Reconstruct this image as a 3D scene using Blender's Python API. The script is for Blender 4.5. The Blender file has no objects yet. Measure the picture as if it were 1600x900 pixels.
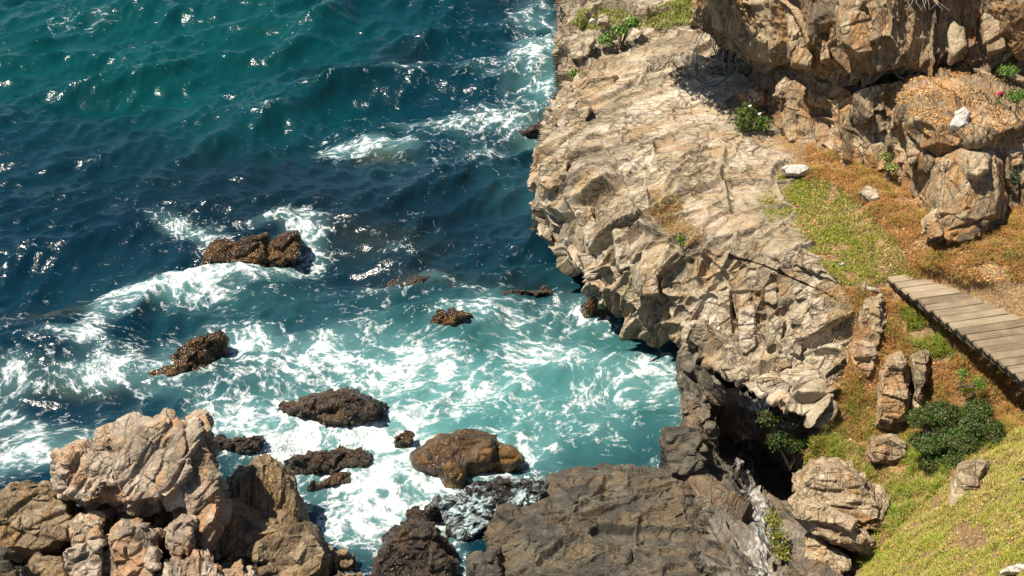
import bpy, bmesh, math, random
import numpy as np
from mathutils import Vector, Matrix
from math import radians as R

random.seed(7)
rng = np.random.default_rng(11)
scene = bpy.context.scene
C = scene.collection

# ------------------------------------------------------------------ camera
CAM_H, PITCH, FPX = 18.0, R(31.0), 2462.0
Z0 = 2.5                                              # sea level
cam_d = bpy.data.cameras.new('camera')
cam_d.sensor_width = 36.0
cam_d.lens = 36.0 * FPX / 1600.0
cam_d.clip_start, cam_d.clip_end = 0.1, 4000.0
cam = bpy.data.objects.new('camera', cam_d)
cam.location = (0, 0, CAM_H)
cam.rotation_euler = (math.pi / 2 - PITCH, 0, 0)
C.objects.link(cam)
scene.camera = cam

# ------------------------------------------------------------------ sky and sun
SUN = Vector((-0.39, -0.21, 0.895)).normalized()      # direction towards the sun
elev = math.asin(SUN.z)
world = bpy.data.worlds.new('World')
scene.world = world
world.use_nodes = True
wn = world.node_tree
bgn = wn.nodes['Background']
sky = wn.nodes.new('ShaderNodeTexSky')
sky.sky_type = 'NISHITA'
sky.sun_disc = False
sky.sun_elevation = elev
sky.sun_rotation = math.atan2(SUN.x, SUN.y)
sky.air_density, sky.dust_density, sky.ozone_density = 1.0, 0.4, 1.0
wn.links.new(sky.outputs[0], bgn.inputs[0])
bgn.inputs[1].default_value = 0.06
sd = bpy.data.lights.new('sun', 'SUN')
sd.energy = 5.0
sd.angle = R(0.53)
sd.color = (1.0, 0.93, 0.80)
so = bpy.data.objects.new('sun', sd)
so.rotation_euler = SUN.to_track_quat('Z', 'Y').to_euler()
so.location = (-20, 0, 40)
C.objects.link(so)
vs = scene.view_settings
vs.view_transform, vs.look, vs.exposure, vs.gamma = 'Standard', 'None', 0.92, 1.0
vs.use_curve_mapping = False

# ------------------------------------------------------------------ projection helpers
FWD = np.array([0, math.cos(PITCH), -math.sin(PITCH)])
UPV = np.array([0, math.sin(PITCH), math.cos(PITCH)])
CAM = np.array([0, 0, CAM_H])
def ray(px, py): return FWD + np.array([1, 0, 0]) * ((px - 800) / FPX) + UPV * ((450 - py) / FPX)
def PZ(px, py, z):
    d = ray(px, py); return CAM + d * ((z - CAM_H) / d[2])
def PY(px, py, y):
    d = ray(px, py); return CAM + d * (y / d[1])
def PT(px, py, t): return CAM + ray(px, py) * t
def TZ(px, py, z): return (z - CAM_H) / ray(px, py)[2]
def proj(P):
    q = P - CAM
    t = q @ FWD
    return 800 + q[..., 0] / t * FPX, 450 - (q @ UPV) / t * FPX

# ------------------------------------------------------------------ noise (vectorised)
def hsh(ix, iy, iz, seed=0):
    with np.errstate(over='ignore'):
        h = (ix.astype(np.uint32) * np.uint32(374761393) + iy.astype(np.uint32) * np.uint32(668265263)
             + iz.astype(np.uint32) * np.uint32(2246822519) + np.uint32((seed * 3266489917) & 0xffffffff))
        h ^= h >> np.uint32(15); h *= np.uint32(2246822519); h ^= h >> np.uint32(13)
        h *= np.uint32(3266489917); h ^= h >> np.uint32(16)
    return h
def hf(h, k):                                         # k-th 10 bit float of a hash
    return ((h >> np.uint32(10 * k)) & np.uint32(1023)).astype(np.float32) / 1023.0
def perlin(P, seed=0):
    P = P.astype(np.float32)
    i = np.floor(P).astype(np.int64); f = P - i
    u = f * f * f * (f * (f * 6 - 15) + 10)
    out = 0
    for dx in (0, 1):
        wx = u[:, 0] if dx else 1 - u[:, 0]
        for dy in (0, 1):
            wy = u[:, 1] if dy else 1 - u[:, 1]
            for dz in (0, 1):
                wz = u[:, 2] if dz else 1 - u[:, 2]
                h = hsh(i[:, 0] + dx, i[:, 1] + dy, i[:, 2] + dz, seed)
                g = ((hf(h, 0) * 2 - 1) * (f[:, 0] - dx) + (hf(h, 1) * 2 - 1) * (f[:, 1] - dy) + (hf(h, 2) * 2 - 1) * (f[:, 2] - dz))
                out = out + wx * wy * wz * g
    return out * 1.5
def fbm(P, octs=4, seed=0, gain=0.5, lac=2.03, ridged=False):
    s, a, tot = 0, 1.0, 0
    for k in range(octs):
        n = perlin(P * lac ** k + 17.3 * k, seed + k)
        if ridged: n = 0.5 - 2 * np.abs(n)
        s = s + a * n; tot += a; a *= gain
    return s / tot
def voronoi(P, seed=0):
    P = P.astype(np.float32)
    i = np.floor(P).astype(np.int64)
    n = len(P)
    d1 = np.full(n, 1e9, np.float32); d2 = d1.copy()
    v1 = np.zeros((n, 3), np.float32); v2 = v1.copy()
    h1 = np.zeros(n, np.uint32)
    for dx in (-1, 0, 1):
        for dy in (-1, 0, 1):
            for dz in (-1, 0, 1):
                c = i + np.array([dx, dy, dz])
                h = hsh(c[:, 0], c[:, 1], c[:, 2], seed)
                v = np.stack([c[:, 0] + 0.1 + 0.8 * hf(h, 0), c[:, 1] + 0.1 + 0.8 * hf(h, 1), c[:, 2] + 0.1 + 0.8 * hf(h, 2)], 1).astype(np.float32) - P
                d = (v * v).sum(1)
                m1 = d < d1
                m2 = (~m1) & (d < d2)
                v2[m1] = v1[m1]; d2[m1] = d1[m1]
                v1[m1] = v[m1]; d1[m1] = d[m1]; h1[m1] = h[m1]
                v2[m2] = v[m2]; d2[m2] = d[m2]
    sep = np.sqrt(((v2 - v1) ** 2).sum(1)) + 1e-6
    edge = (d2 - d1) / (2 * sep)
    with np.errstate(over='ignore'):
        hh = h1 * np.uint32(2654435761); hh ^= hh >> np.uint32(14)
    return edge, hh, v1
def frame(n, s, sizes):
    """matrix to bedding space: sizes along bedding normal n, strike s and the third axis"""
    n = np.array(n, float); n /= np.linalg.norm(n)
    s = np.array(s, float); s -= n * (s @ n); s /= np.linalg.norm(s)
    t = np.cross(n, s)
    return np.stack([n / sizes[0], s / sizes[1], t / sizes[2]], 1)
CR = [0.0]                                            # cracks gathered apart from the block relief
def fracture(P, M, amp, tilt, crack, cw=0.06, warp=0.25, seed=0):
    Q = P @ M
    if warp:
        Q = Q + warp * np.stack([perlin(Q * 0.9, seed + 50), perlin(Q * 0.9, seed + 51), perlin(Q * 0.9, seed + 52)], 1)
    e, h, v = voronoi(Q, seed)
    r = np.stack([hf(h, 0), hf(h, 1), hf(h, 2)], 1)
    depth = np.clip(0.55 + 0.9 * perlin(Q * 0.6 + 9, seed + 60), 0.0, 1.2)
    q = np.clip(e / (cw * 1.5), 0, 1); sm = q * q * (3 - 2 * q)
    d = sm * (amp * (r[:, 0] * 2 - 1) + tilt * ((r * 2 - 1) * v).sum(1))
    CR[0] = CR[0] + (-crack * depth * np.exp(-(e / cw) ** 2))
    return d, r

# ------------------------------------------------------------------ mesh helpers
def mesh_np(name, V, F, smooth=True):
    me = bpy.data.meshes.new(name)
    V = np.asarray(V, np.float32); F = np.asarray(F, np.int32)
    k = F.shape[1]
    me.vertices.add(len(V)); me.vertices.foreach_set('co', V.ravel())
    me.loops.add(F.size); me.loops.foreach_set('vertex_index', F.ravel())
    me.polygons.add(len(F))
    me.polygons.foreach_set('loop_start', np.arange(0, F.size, k, dtype=np.int32))
    me.polygons.foreach_set('loop_total', np.full(len(F), k, np.int32))
    me.polygons.foreach_set('use_smooth', np.full(len(F), smooth))
    me.update(calc_edges=True)
    return me
def attr(me, name, A):
    A = np.asarray(A, np.float32)
    if A.ndim == 1:
        a = me.attributes.new(name, 'FLOAT', 'POINT'); a.data.foreach_set('value', A)
    elif A.shape[1] == 3:
        a = me.attributes.new(name, 'FLOAT_VECTOR', 'POINT'); a.data.foreach_set('vector', A.ravel())
def obj(name, me, mat, parent=None):
    o = bpy.data.objects.new(name, me)
    if mat is not None and me is not None:
        if not me.materials: me.materials.append(mat)
    C.objects.link(o)
    if parent is not None: o.parent = parent
    return o
def empty(name, loc=(0, 0, 0)):
    o = bpy.data.objects.new(name, None); o.location = loc; o.empty_display_size = 0.2
    C.objects.link(o); return o
def tag(o, label=None, cat=None, group=None, kind=None):
    if label: o['label'] = label
    if cat: o['category'] = cat
    if group: o['group'] = group
    if kind: o['kind'] = kind
    return o
def grid_faces(n, m):
    a = np.arange(n * m).reshape(n, m)
    return np.stack([a[:-1, :-1], a[1:, :-1], a[1:, 1:], a[:-1, 1:]], -1).reshape(-1, 4)
def cr_matrix(n, N):
    ts = None if np.isscalar(N) else np.asarray(N)
    N = N if ts is None else len(ts)
    """Catmull-Rom resampling of n control points to N samples"""
    t = np.linspace(0, n - 1, N) if ts is None else ts; i = np.minimum(t.astype(int), n - 2); f = t - i
    W = np.zeros((N, n))
    w = [-.5 * f + f * f - .5 * f ** 3, 1 - 2.5 * f * f + 1.5 * f ** 3, .5 * f + 2 * f * f - 1.5 * f ** 3, -.5 * f * f + .5 * f ** 3]
    for k in range(4):
        j = np.clip(i + k - 1, 0, n - 1)
        np.add.at(W, (np.arange(N), j), w[k])
    return W
def loft(ctrl, N, M):
    G = np.asarray(ctrl, float)
    A, B = cr_matrix(G.shape[0], N), cr_matrix(G.shape[1], M)
    return np.einsum('ia,abk,jb->ijk', A, G, B)
def grid_normals(G):
    du, dv = np.gradient(G, axis=0), np.gradient(G, axis=1)
    n = np.cross(du, dv); n /= np.linalg.norm(n, axis=2, keepdims=True) + 1e-9
    return n
def orient(me_F, flip): return me_F[:, ::-1] if flip else me_F

# ------------------------------------------------------------------ materials
class NT:
    def __init__(s, name):
        s.m = bpy.data.materials.new(name); s.m.use_nodes = True
        s.t = s.m.node_tree; s.t.nodes.clear()
        s.out = s.t.nodes.new('ShaderNodeOutputMaterial')
    def n(s, typ, ins=None, **kw):
        x = s.t.nodes.new('ShaderNode' + typ)
        for k, v in kw.items(): setattr(x, k, v)
        for k, v in (ins or {}).items():
            if isinstance(v, bpy.types.NodeSocket): s.t.links.new(v, x.inputs[k])
            else: x.inputs[k].default_value = v
        return x
    def noise(s, vec, scale, detail=4, rough=0.55, dist=0.0):
        return s.n('TexNoise', {'Vector': vec, 'Scale': scale, 'Detail': detail, 'Roughness': rough, 'Distortion': dist}).outputs['Fac']
    def ramp(s, fac, stops, interp='LINEAR'):
        x = s.n('ValToRGB', {'Fac': fac}); cr = x.color_ramp; cr.interpolation = interp
        while len(cr.elements) < len(stops): cr.elements.new(0.5)
        for e, (p, c) in zip(cr.elements, stops):
            e.position = p; e.color = (c, c, c, 1) if isinstance(c, (int, float)) else (*c, 1)
        return x.outputs['Color']
    def mix(s, fac, a, b, mode='MIX'):
        x = s.n('Mix', data_type='RGBA', blend_type=mode)
        for k, v in ((0, fac), (6, a), (7, b)):
            if isinstance(v, bpy.types.NodeSocket): s.t.links.new(v, x.inputs[k])
            else: x.inputs[k].default_value = v if k == 0 else ((*v, 1) if len(v) == 3 else v)
        return x.outputs[2]
    def math(s, op, a, b=0.0, c=0.0, clamp=False):
        x = s.n('Math', {0: a, 1: b, 2: c}, operation=op); x.use_clamp = clamp
        return x.outputs[0]
    def attr(s, name, out='Fac'): return s.n('Attribute', attribute_name=name).outputs[out]
    def mapping(s, vec, scale=(1, 1, 1), rot=(0, 0, 0)):
        return s.n('Mapping', {'Vector': vec, 'Scale': scale, 'Rotation': rot}).outputs[0]
    def link(s, a, b): s.t.links.new(a, b)

def rock_material(name, dark, mid, light, rust, rust_amt=0.45, rough=0.85, spec=0.3, bump=0.5, stretch=((3, 3, 1), (0, 0, 0)), pale=None, pale_amt=0.0, tint=0.5, vein=None, jscale=0.9, jdark=0.6):
    t = NT(name)
    pos = t.n('NewGeometry').outputs['Position']
    tv = t.n('Separate' + 'XYZ', {0: t.attr('tint', 'Vector')})
    st = t.mapping(pos, *stretch)
    n1 = t.noise(pos, 0.9, 3, 0.6, 0.4)
    n2 = t.noise(st, 2.2, 5, 0.62, 0.6)
    n3 = t.noise(pos, 26, 3, 0.65)
    f = t.math('MULTIPLY_ADD', n2, 0.75, t.math('MULTIPLY_ADD', n1, 0.55, -0.18))
    f = t.math('MULTIPLY_ADD', t.math('SUBTRACT', tv.outputs[0], 0.5), tint, f)
    col = t.ramp(f, [(0.22, dark), (0.47, mid), (0.74, light)])
    rf = t.math('MULTIPLY_ADD', t.noise(st, 1.1, 4, 0.65, 0.8), 0.8, t.math('MULTIPLY', tv.outputs[1], 0.35))
    rf = t.math('MULTIPLY', t.ramp(rf, [(0.56, 0.0), (0.72, 1.0)]), rust_amt)
    col = t.mix(rf, col, rust)
    if pale:
        pf = t.math('MULTIPLY', t.ramp(t.noise(pos, 1.7, 5, 0.7, 0.3), [(0.52, 0.0), (0.66, 1.0)]), pale_amt)
        col = t.mix(pf, col, pale)
    col = t.mix(t.ramp(n3, [(0.3, 0.75), (0.7, 0.0)]), col, t.mix(1.0, col, (0.42, 0.40, 0.38), 'MULTIPLY'))
    speck = t.ramp(t.noise(pos, 85, 2, 0.5), [(0.62, 0.0), (0.74, 0.55)])
    col = t.mix(speck, col, t.mix(1.0, col, (0.4, 0.38, 0.36), 'MULTIPLY'))
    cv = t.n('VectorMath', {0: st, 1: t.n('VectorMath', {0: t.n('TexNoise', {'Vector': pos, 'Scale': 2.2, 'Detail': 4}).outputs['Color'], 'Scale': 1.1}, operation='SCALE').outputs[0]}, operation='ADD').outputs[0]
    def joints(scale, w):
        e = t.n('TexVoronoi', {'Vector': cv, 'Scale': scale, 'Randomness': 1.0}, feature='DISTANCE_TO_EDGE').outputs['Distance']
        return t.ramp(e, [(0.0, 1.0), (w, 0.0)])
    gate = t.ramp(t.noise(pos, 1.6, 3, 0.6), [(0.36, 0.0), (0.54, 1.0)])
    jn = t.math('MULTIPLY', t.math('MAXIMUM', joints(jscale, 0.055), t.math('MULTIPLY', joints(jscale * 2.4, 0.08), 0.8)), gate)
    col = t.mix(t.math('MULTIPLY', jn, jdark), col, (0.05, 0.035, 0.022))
    if vein: col = vein(t, pos, col)
    h = t.math('MULTIPLY_ADD', t.noise(st, 9, 5, 0.68, 0.3), 1.0, t.math('MULTIPLY', t.noise(pos, 60, 2, 0.6), 0.25))
    h = t.math('MULTIPLY_ADD', jn, -0.9, h)
    bp = t.n('Bump', {'Height': h, 'Strength': bump, 'Distance': 0.06})
    b = t.n('BsdfPrincipled', {'Base Color': col, 'Roughness': rough, 'Specular IOR Level': spec, 'Normal': bp.outputs[0]})
    t.link(b.outputs[0], t.out.inputs[0])
    return t.m

BED = frame((-0.50, 0.80, 0.25), (0.85, 0.55, 0.0), (0.34, 1.05, 0.95))
BEDROT = (0, 0, R(-57))
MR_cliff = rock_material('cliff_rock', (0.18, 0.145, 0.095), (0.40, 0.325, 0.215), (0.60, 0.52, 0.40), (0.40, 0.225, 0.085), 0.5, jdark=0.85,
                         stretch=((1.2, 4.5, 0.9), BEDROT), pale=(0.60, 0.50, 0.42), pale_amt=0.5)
MR_slab = MR_cliff
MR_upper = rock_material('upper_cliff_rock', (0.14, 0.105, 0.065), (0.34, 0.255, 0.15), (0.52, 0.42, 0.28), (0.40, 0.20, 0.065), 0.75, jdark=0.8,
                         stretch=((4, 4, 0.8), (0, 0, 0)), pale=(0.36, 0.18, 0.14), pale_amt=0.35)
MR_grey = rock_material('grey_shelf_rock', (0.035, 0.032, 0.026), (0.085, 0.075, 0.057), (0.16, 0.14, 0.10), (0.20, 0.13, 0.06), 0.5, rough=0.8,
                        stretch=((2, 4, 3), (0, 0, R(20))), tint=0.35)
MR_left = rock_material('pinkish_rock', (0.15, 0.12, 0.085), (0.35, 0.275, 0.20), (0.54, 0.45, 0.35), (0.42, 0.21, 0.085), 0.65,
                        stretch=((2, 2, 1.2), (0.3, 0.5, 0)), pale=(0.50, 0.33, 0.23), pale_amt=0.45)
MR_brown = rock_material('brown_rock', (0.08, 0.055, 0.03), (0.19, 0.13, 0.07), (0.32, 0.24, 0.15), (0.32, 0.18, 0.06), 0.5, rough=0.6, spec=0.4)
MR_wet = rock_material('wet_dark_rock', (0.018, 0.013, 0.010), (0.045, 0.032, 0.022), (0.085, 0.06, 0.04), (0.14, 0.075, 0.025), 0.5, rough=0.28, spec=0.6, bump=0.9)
def lace_foam(t, pos, col):
    # sheets of foam left by the last wave
    n = t.noise(pos, 2.6, 5, 0.65, 0.6)
    ln = t.math('SUBTRACT', 1.0, t.math('MULTIPLY', t.math('ABSOLUTE', t.math('SUBTRACT', n, 0.5)), 11.0), clamp=True)
    m = t.math('MULTIPLY', t.math('POWER', ln, 1.5), t.ramp(t.noise(pos, 1.3, 4, 0.6), [(0.44, 0.0), (0.6, 1.0)]))
    return t.mix(m, col, (0.60, 0.75, 0.75))
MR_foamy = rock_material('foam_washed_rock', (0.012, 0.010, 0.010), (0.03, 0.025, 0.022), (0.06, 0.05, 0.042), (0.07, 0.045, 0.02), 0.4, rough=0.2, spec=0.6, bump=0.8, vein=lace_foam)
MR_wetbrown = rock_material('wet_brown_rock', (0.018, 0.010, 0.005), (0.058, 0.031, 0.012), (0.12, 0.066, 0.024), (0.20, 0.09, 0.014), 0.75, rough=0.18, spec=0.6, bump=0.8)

# ------------------------------------------------------------------ rock displacement recipes
def rec_cliff(P, seed):
    d1, r1 = fracture(P, BED / np.array([3.0, 1.7, 1.7])[None, :], 0.22, 0.24, 0.36, 0.032, 0.30, seed)
    d2, r2 = fracture(P, BED / np.array([1.35, 0.85, 0.85])[None, :], 0.055, 0.085, 0.20, 0.055, 0.30, seed + 1)
    d3, r3 = fracture(P, BED / np.array([0.6, 0.36, 0.36])[None, :], 0.02, 0.035, 0.065, 0.10, 0.3, seed + 2)
    d = d1 + d2 + d3 + 0.03 * fbm(P * 1.6, 3, seed + 5) + 0.010 * fbm(P * 12, 2, seed + 7)
    return d, 0.5 * r2 + 0.3 * r1 + 0.2 * r3
def make_rec(sizes, n=(-0.5, 0.8, 0.25), s=(0.85, 0.55, 0), a1=0.1, a2=0.045, grain=0.015, crack=0.07, lump=0.05, fine=2.7):
    F = frame(n, s, sizes)
    def rec(P, seed):
        d1, r1 = fracture(P, F, a1, a1 * 1.7, crack, 0.065, 0.3, seed)
        d2, r2 = fracture(P, F * fine, a2, a2 * 1.8, crack * 0.4, 0.11, 0.3, seed + 1)
        d = d1 + d2 + 0.7 * lump * fbm(P * 2.0, 2, seed + 5) + 0.7 * grain * fbm(P * 13, 2, seed + 7)
        return d, 0.6 * r1 + 0.4 * r2
    return rec

def grid_object(name, G, mat, recipe, seed, flip=False, parent=None, mask=None, smooth=False, blur=0):
    n, m = G.shape[:2]
    N = grid_normals(G).reshape(-1, 3)
    if flip: N = -N
    if blur:
        Nb = N.reshape(n, m, 3)
        for axis in (0, 1):
            pad = [(0, 0)] * 3; pad[axis] = (blur, blur)
            cs = np.cumsum(np.pad(Nb, pad, mode='edge'), axis=axis)
            Nb = np.take(cs, range(2 * blur, cs.shape[axis]), axis) - np.take(cs, range(0, cs.shape[axis] - 2 * blur), axis)
        N = Nb.reshape(-1, 3); N = N / (np.linalg.norm(N, axis=1, keepdims=True) + 1e-9)
    V = G.reshape(-1, 3)
    CR[0] = 0.0
    d, tint = recipe(V, seed)
    if mask is not None: d = d * mask.reshape(-1) + CR[0] * np.minimum(1, mask.reshape(-1) * 2.6)
    else: d = d + CR[0]
    V2 = V + N * d[:, None]
    F = grid_faces(n, m)
    me = mesh_np(name, V2, orient(F, flip), smooth)
    attr(me, 'tint', tint)
    return obj(name, me, mat, parent), V2.reshape(n, m, 3)

def hull_rock(sets, voxel, recipe, seed):
    """union of convex hulls, evenly remeshed, then fractured"""
    bm = bmesh.new()
    for pts in sets:
        b2 = bmesh.new()
        vs_ = [b2.verts.new(p) for p in pts]
        r = bmesh.ops.convex_hull(b2, input=vs_)
        bad = [g for g in r['geom_interior'] + r['geom_unused'] if isinstance(g, bmesh.types.BMVert) and g.is_valid]
        bmesh.ops.delete(b2, geom=list(set(bad)), context='VERTS')
        tmp = bpy.data.meshes.new('tmp'); b2.to_mesh(tmp); b2.free()
        bm.from_mesh(tmp); bpy.data.meshes.remove(tmp)
    bmesh.ops.recalc_face_normals(bm, faces=bm.faces)
    me = bpy.data.meshes.new('tmp'); bm.to_mesh(me); bm.free()
    o = bpy.data.objects.new('tmp', me); C.objects.link(o)
    md = o.modifiers.new('r', 'REMESH'); md.mode = 'VOXEL'; md.voxel_size = voxel
    sm = o.modifiers.new('s', 'SMOOTH'); sm.factor = 0.5; sm.iterations = 2
    dg = bpy.context.evaluated_depsgraph_get()
    ev = o.evaluated_get(dg); m2 = ev.to_mesh()
    V = np.zeros(len(m2.vertices) * 3, np.float32); m2.vertices.foreach_get('co', V)
    Nn = np.zeros(len(m2.vertices) * 3, np.float32); m2.vertices.foreach_get('normal', Nn)
    ok = all(len(p.vertices) == 4 for p in m2.polygons)
    L = np.zeros(len(m2.loops), np.int32); m2.loops.foreach_get('vertex_index', L)
    k = len(m2.loops) // max(1, len(m2.polygons))
    F = L.reshape(-1, k)
    V, Nn = V.reshape(-1, 3), Nn.reshape(-1, 3)
    ev.to_mesh_clear(); bpy.data.objects.remove(o); bpy.data.meshes.remove(me)
    CR[0] = 0.0
    d, tint = recipe(V.astype(np.float64), seed)
    d = d + CR[0]
    V = V + Nn * d[:, None]
    m = mesh_np('rock', V, F, False); attr(m, 'tint', tint)
    return m
def outline_set(outline, t0, d, inset=0.78, ridge=(), skirt=0.0):
    """outline in the plane at camera depth t0, bulged towards and away from the viewer by d metres"""
    o = np.array(outline, float); c = o.mean(0)
    pts = [PT(x, y, t0) for x, y in o]
    for x, y in c + (o - c) * inset: pts += [PT(x, y, t0 - d)]
    for x, y in c + (o - c) * inset: pts += [PT(x, y, t0 + d)]
    pts += [PT(x, y, t0 + dt) for x, y, dt in ridge]
    if skirt:
        for x, y in c + (o - c) * 1.02: pts.append(PT(x, y, t0) - np.array([0, 0, skirt]))
    return [tuple(p) for p in pts]
def base_t(px, py, d, z=0.0): return TZ(px, py, z) + 0.35 * d
# ================================================================== headland (slab, sea face, overhang)
SEC = [
 [(1160,-110,5.7),(1010,-115,5.6),(915,-110,5.4),(900,-90,4.9),(893,-60,4.2),(892,-20,3.3)],
 [(1150,-25,5.65),(1005,-28,5.5),(908,-25,5.35),(897,-8,4.95),(888,15,4.5),(888,40,3.8)],
 [(1150,25,5.6),(1000,15,5.45),(908,12,5.25),(891,22,5.0),(886,35,4.7),(886,50,4.2)],
 [(1160,65,5.5),(1010,55,5.3),(898,49,5.05),(883,60,4.8),(884,82,4.2),(889,112,3.3)],
 [(1170,120,5.5),(1030,120,5.3),(908,128,5.0),(884,138,4.72),(875,156,4.4),(879,186,3.75)],
 [(1200,190,5.4),(1050,185,5.3),(907,165,5.05),(866,168,4.8),(861,190,4.4),(868,225,3.6)],
 [(1230,245,5.35),(1070,250,5.3),(930,235,5.0),(850,247,4.7),(836,275,4.2),(842,302,3.6)],
 [(1235,300,5.25),(1090,300,5.2),(960,290,4.9),(890,310,4.5),(840,333,4.05),(845,366,3.4)],
 [(1250,350,5.2),(1120,340,5.15),(1010,335,4.85),(930,370,4.35),(880,395,3.9),(875,418,3.5)],
 [(1270,400,5.15),(1150,370,5.1),(1050,372,4.85),(985,410,4.35),(930,435,3.9),(915,447,3.6)],
 [(1290,430,5.1),(1190,395,5.05),(1105,398,4.85),(1050,440,4.3),(1000,472,3.8),(985,486,3.5)],
 [(1320,440,5.05),(1240,415,5.0),(1170,415,4.85),(1115,470,4.2),(1065,515,3.6),(1050,530,3.3)],
 [(1350,450,4.98),(1290,440,4.95),(1240,445,4.8),(1190,510,4.1),(1143,552,3.55),(1120,572,3.25)],
 [(1375,455,4.95),(1335,460,4.9),(1300,475,4.75),(1255,545,4.1),(1205,596,3.45),(1182,612,3.25)],
 [(1390,470,4.65),(1365,490,4.55),(1335,515,4.45),(1308,580,3.95),(1262,628,3.45),(1242,643,3.25)],
 [(1400,500,4.2),(1400,530,4.1),(1388,555,3.9),(1366,605,3.5),(1338,645,3.2),(1312,662,3.0)],
]
ctrl = []
for si, s in enumerate(SEC):
    if 4 <= si <= 9: s = s[:3] + [(p[0] + 18, p[1], p[2]) for p in s[3:]]
    row = [PZ(*p) for p in s]
    lw = (-.3, -.3, -.3, -.3, -.3, -.3, -.3, -.3, -.35, -.4, -.4, -.1, .35, .5, .45, .3)[si]
    row[5] = PZ(s[5][0], s[5][1], s[5][2] + lw); row[4] = PZ(s[4][0], s[4][1], s[4][2] + lw * .7)
    lip, inn, bot = row[2], row[0], row[5]
    w = inn - lip; w[2] = 0; w /= np.linalg.norm(w)
    w = 0.75 * w + 0.25 * np.array([0.5, 0.85, 0]); 
    row += [bot + w * 0.5 + np.array([0, 0, 0.08]), bot + w * 1.6 + np.array([0, 0, -0.05]), bot + w * 3.2 + np.array([0, 0, -1.6]), bot + w * 3.4 + np.array([0, 0, -4.5])]
    row = [row[0] + w * 1.0 + np.array([0, 0, -0.7])] + row
    pre = row[3] * 0.74 + row[2] * 0.26
    pre[2] = row[3][2] + 0.07
    row.insert(3, pre)
    ctrl.append(row)
vt = np.concatenate([np.linspace(0, 0.9, 14), np.linspace(0.95, 7.4, 510), np.linspace(7.45, 11, 60)])
G = loft(ctrl, 900, vt)
# clear the relief where the soil terrace covers the inner edge
hm = np.interp(vt, [0, 1, 1.6, 3.5, 4.4, 6.0, 6.6, 11], [0.0, 0.12, 0.24, 0.30, 1.0, 1.0, 0.5, 0.5])
headland, HG = grid_object('headland', G, MR_cliff, rec_cliff, 3, mask=np.outer(np.interp(np.linspace(0, 15, 900), [3.4, 4.2, 5.0, 5.8, 9.5, 11, 12.2, 13.2, 15], [1, .6, .6, 1, 1, .7, .6, .5, .4]), hm), blur=14)
tag(headland, 'pale tan cracked rock headland overhanging the sea', kind='structure')

# ================================================================== upper cliff
UC = [
 [(1118,-130,34),(1122,0,33.5),(1125,30,33.5),(1130,40,33.8),(1135,50,33.6),(1135,80,33.2)],
 [(1108,-130,29.6),(1114,0,29.3),(1132,42,29.5),(1150,72,30.4),(1165,105,30.0),(1165,145,29.6)],
 [(1160,-130,27.8),(1168,0,27.7),(1183,66,27.9),(1196,98,28.7),(1205,160,28.0),(1205,210,27.6)],
 [(1230,-130,26.9),(1235,0,26.8),(1240,80,26.8),(1248,112,27.2),(1255,195,26.4),(1255,260,26.1)],
 [(1310,-130,25.9),(1310,0,25.5),(1318,85,25.6),(1328,130,26.0),(1330,215,25.2),(1330,300,24.9)],
 [(1390,-130,24.9),(1385,0,24.6),(1385,90,24.7),(1395,116,25.6),(1402,140,25.5),(1402,200,25.2)],
 [(1460,-130,25.0),(1455,0,24.9),(1455,85,25.0),(1460,106,25.5),(1460,128,25.4),(1460,175,25.0)],
 [(1540,-130,24.9),(1540,0,24.8),(1540,88,24.9),(1540,102,25.0),(1540,120,24.9),(1540,160,24.6)],
 [(1620,-130,24.5),(1620,0,24.3),(1620,70,24.3),(1620,85,24.4),(1620,105,24.3),(1620,140,24.0)],
 [(1800,-130,23.8),(1800,0,23.6),(1800,60,23.5),(1800,80,23.5),(1800,100,23.4),(1800,125,23.0)],
]
G = loft([[PY(*p) for p in c] for c in UC], 460, 330)
UBED = frame((0.8, 0.45, 0.2), (0.1, 0.2, 0.95), (0.4, 1.1, 0.8))
def rec_upper(P, seed):
    d1, r1 = fracture(P, UBED * 0.55, 0.24, 0.26, 0.30, 0.04, 0.3, seed)
    d2, r2 = fracture(P, UBED * 1.25, 0.08, 0.13, 0.14, 0.07, 0.3, seed + 1)
    d3, r3 = fracture(P, UBED * 3.2, 0.02, 0.04, 0.035, 0.11, 0.3, seed + 2)
    return d1 + d2 + d3 + 0.07 * fbm(P * 1.4, 4, seed + 5) + 0.02 * fbm(P * 9, 3, seed + 7, ridged=True), 0.5 * r2 + 0.3 * r1 + 0.2 * r3
o, UG = grid_object('upper_cliff', G, MR_upper, rec_upper, 21, flip=False)
upper_cliff = tag(o, 'ochre and grey rock cliff rising behind the slab and the path', kind='structure')

LB = [
 [(1300,170,5.9),(1310,200,5.6),(1318,225,5.4),(1325,262,5.1),(1325,290,4.9)],
 [(1345,140,7.0),(1352,165,6.75),(1352,205,6.2),(1358,255,5.65),(1358,290,5.2)],
 [(1400,128,7.1),(1395,155,6.93),(1395,205,6.3),(1400,275,5.55),(1400,310,5.15)],
 [(1460,112,7.25),(1450,182,7.22),(1450,235,6.6),(1455,345,5.5),(1455,390,5.1)],
 [(1530,100,7.3),(1520,200,7.3),(1520,250,6.7),(1525,365,5.5),(1525,410,5.1)],
 [(1600,92,7.35),(1590,185,7.27),(1590,225,6.8),(1590,325,5.75),(1590,365,5.3)],
 [(1720,85,7.5),(1720,170,7.4),(1720,205,7.0),(1720,310,5.95),(1720,350,5.5)],
]
G = loft([[PZ(*p) for p in c] for c in LB], 260, 190)
o, LG = grid_object('rock_shelf', G, MR_upper, make_rec((0.4, 0.9, 0.7), (0.8, 0.45, 0.2), (0.1, 0.2, 0.95), 0.10, 0.04), 33, flip=False)
rock_shelf = tag(o, 'tan rock step with a litter covered shelf under the upper cliff', kind='structure')

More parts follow.
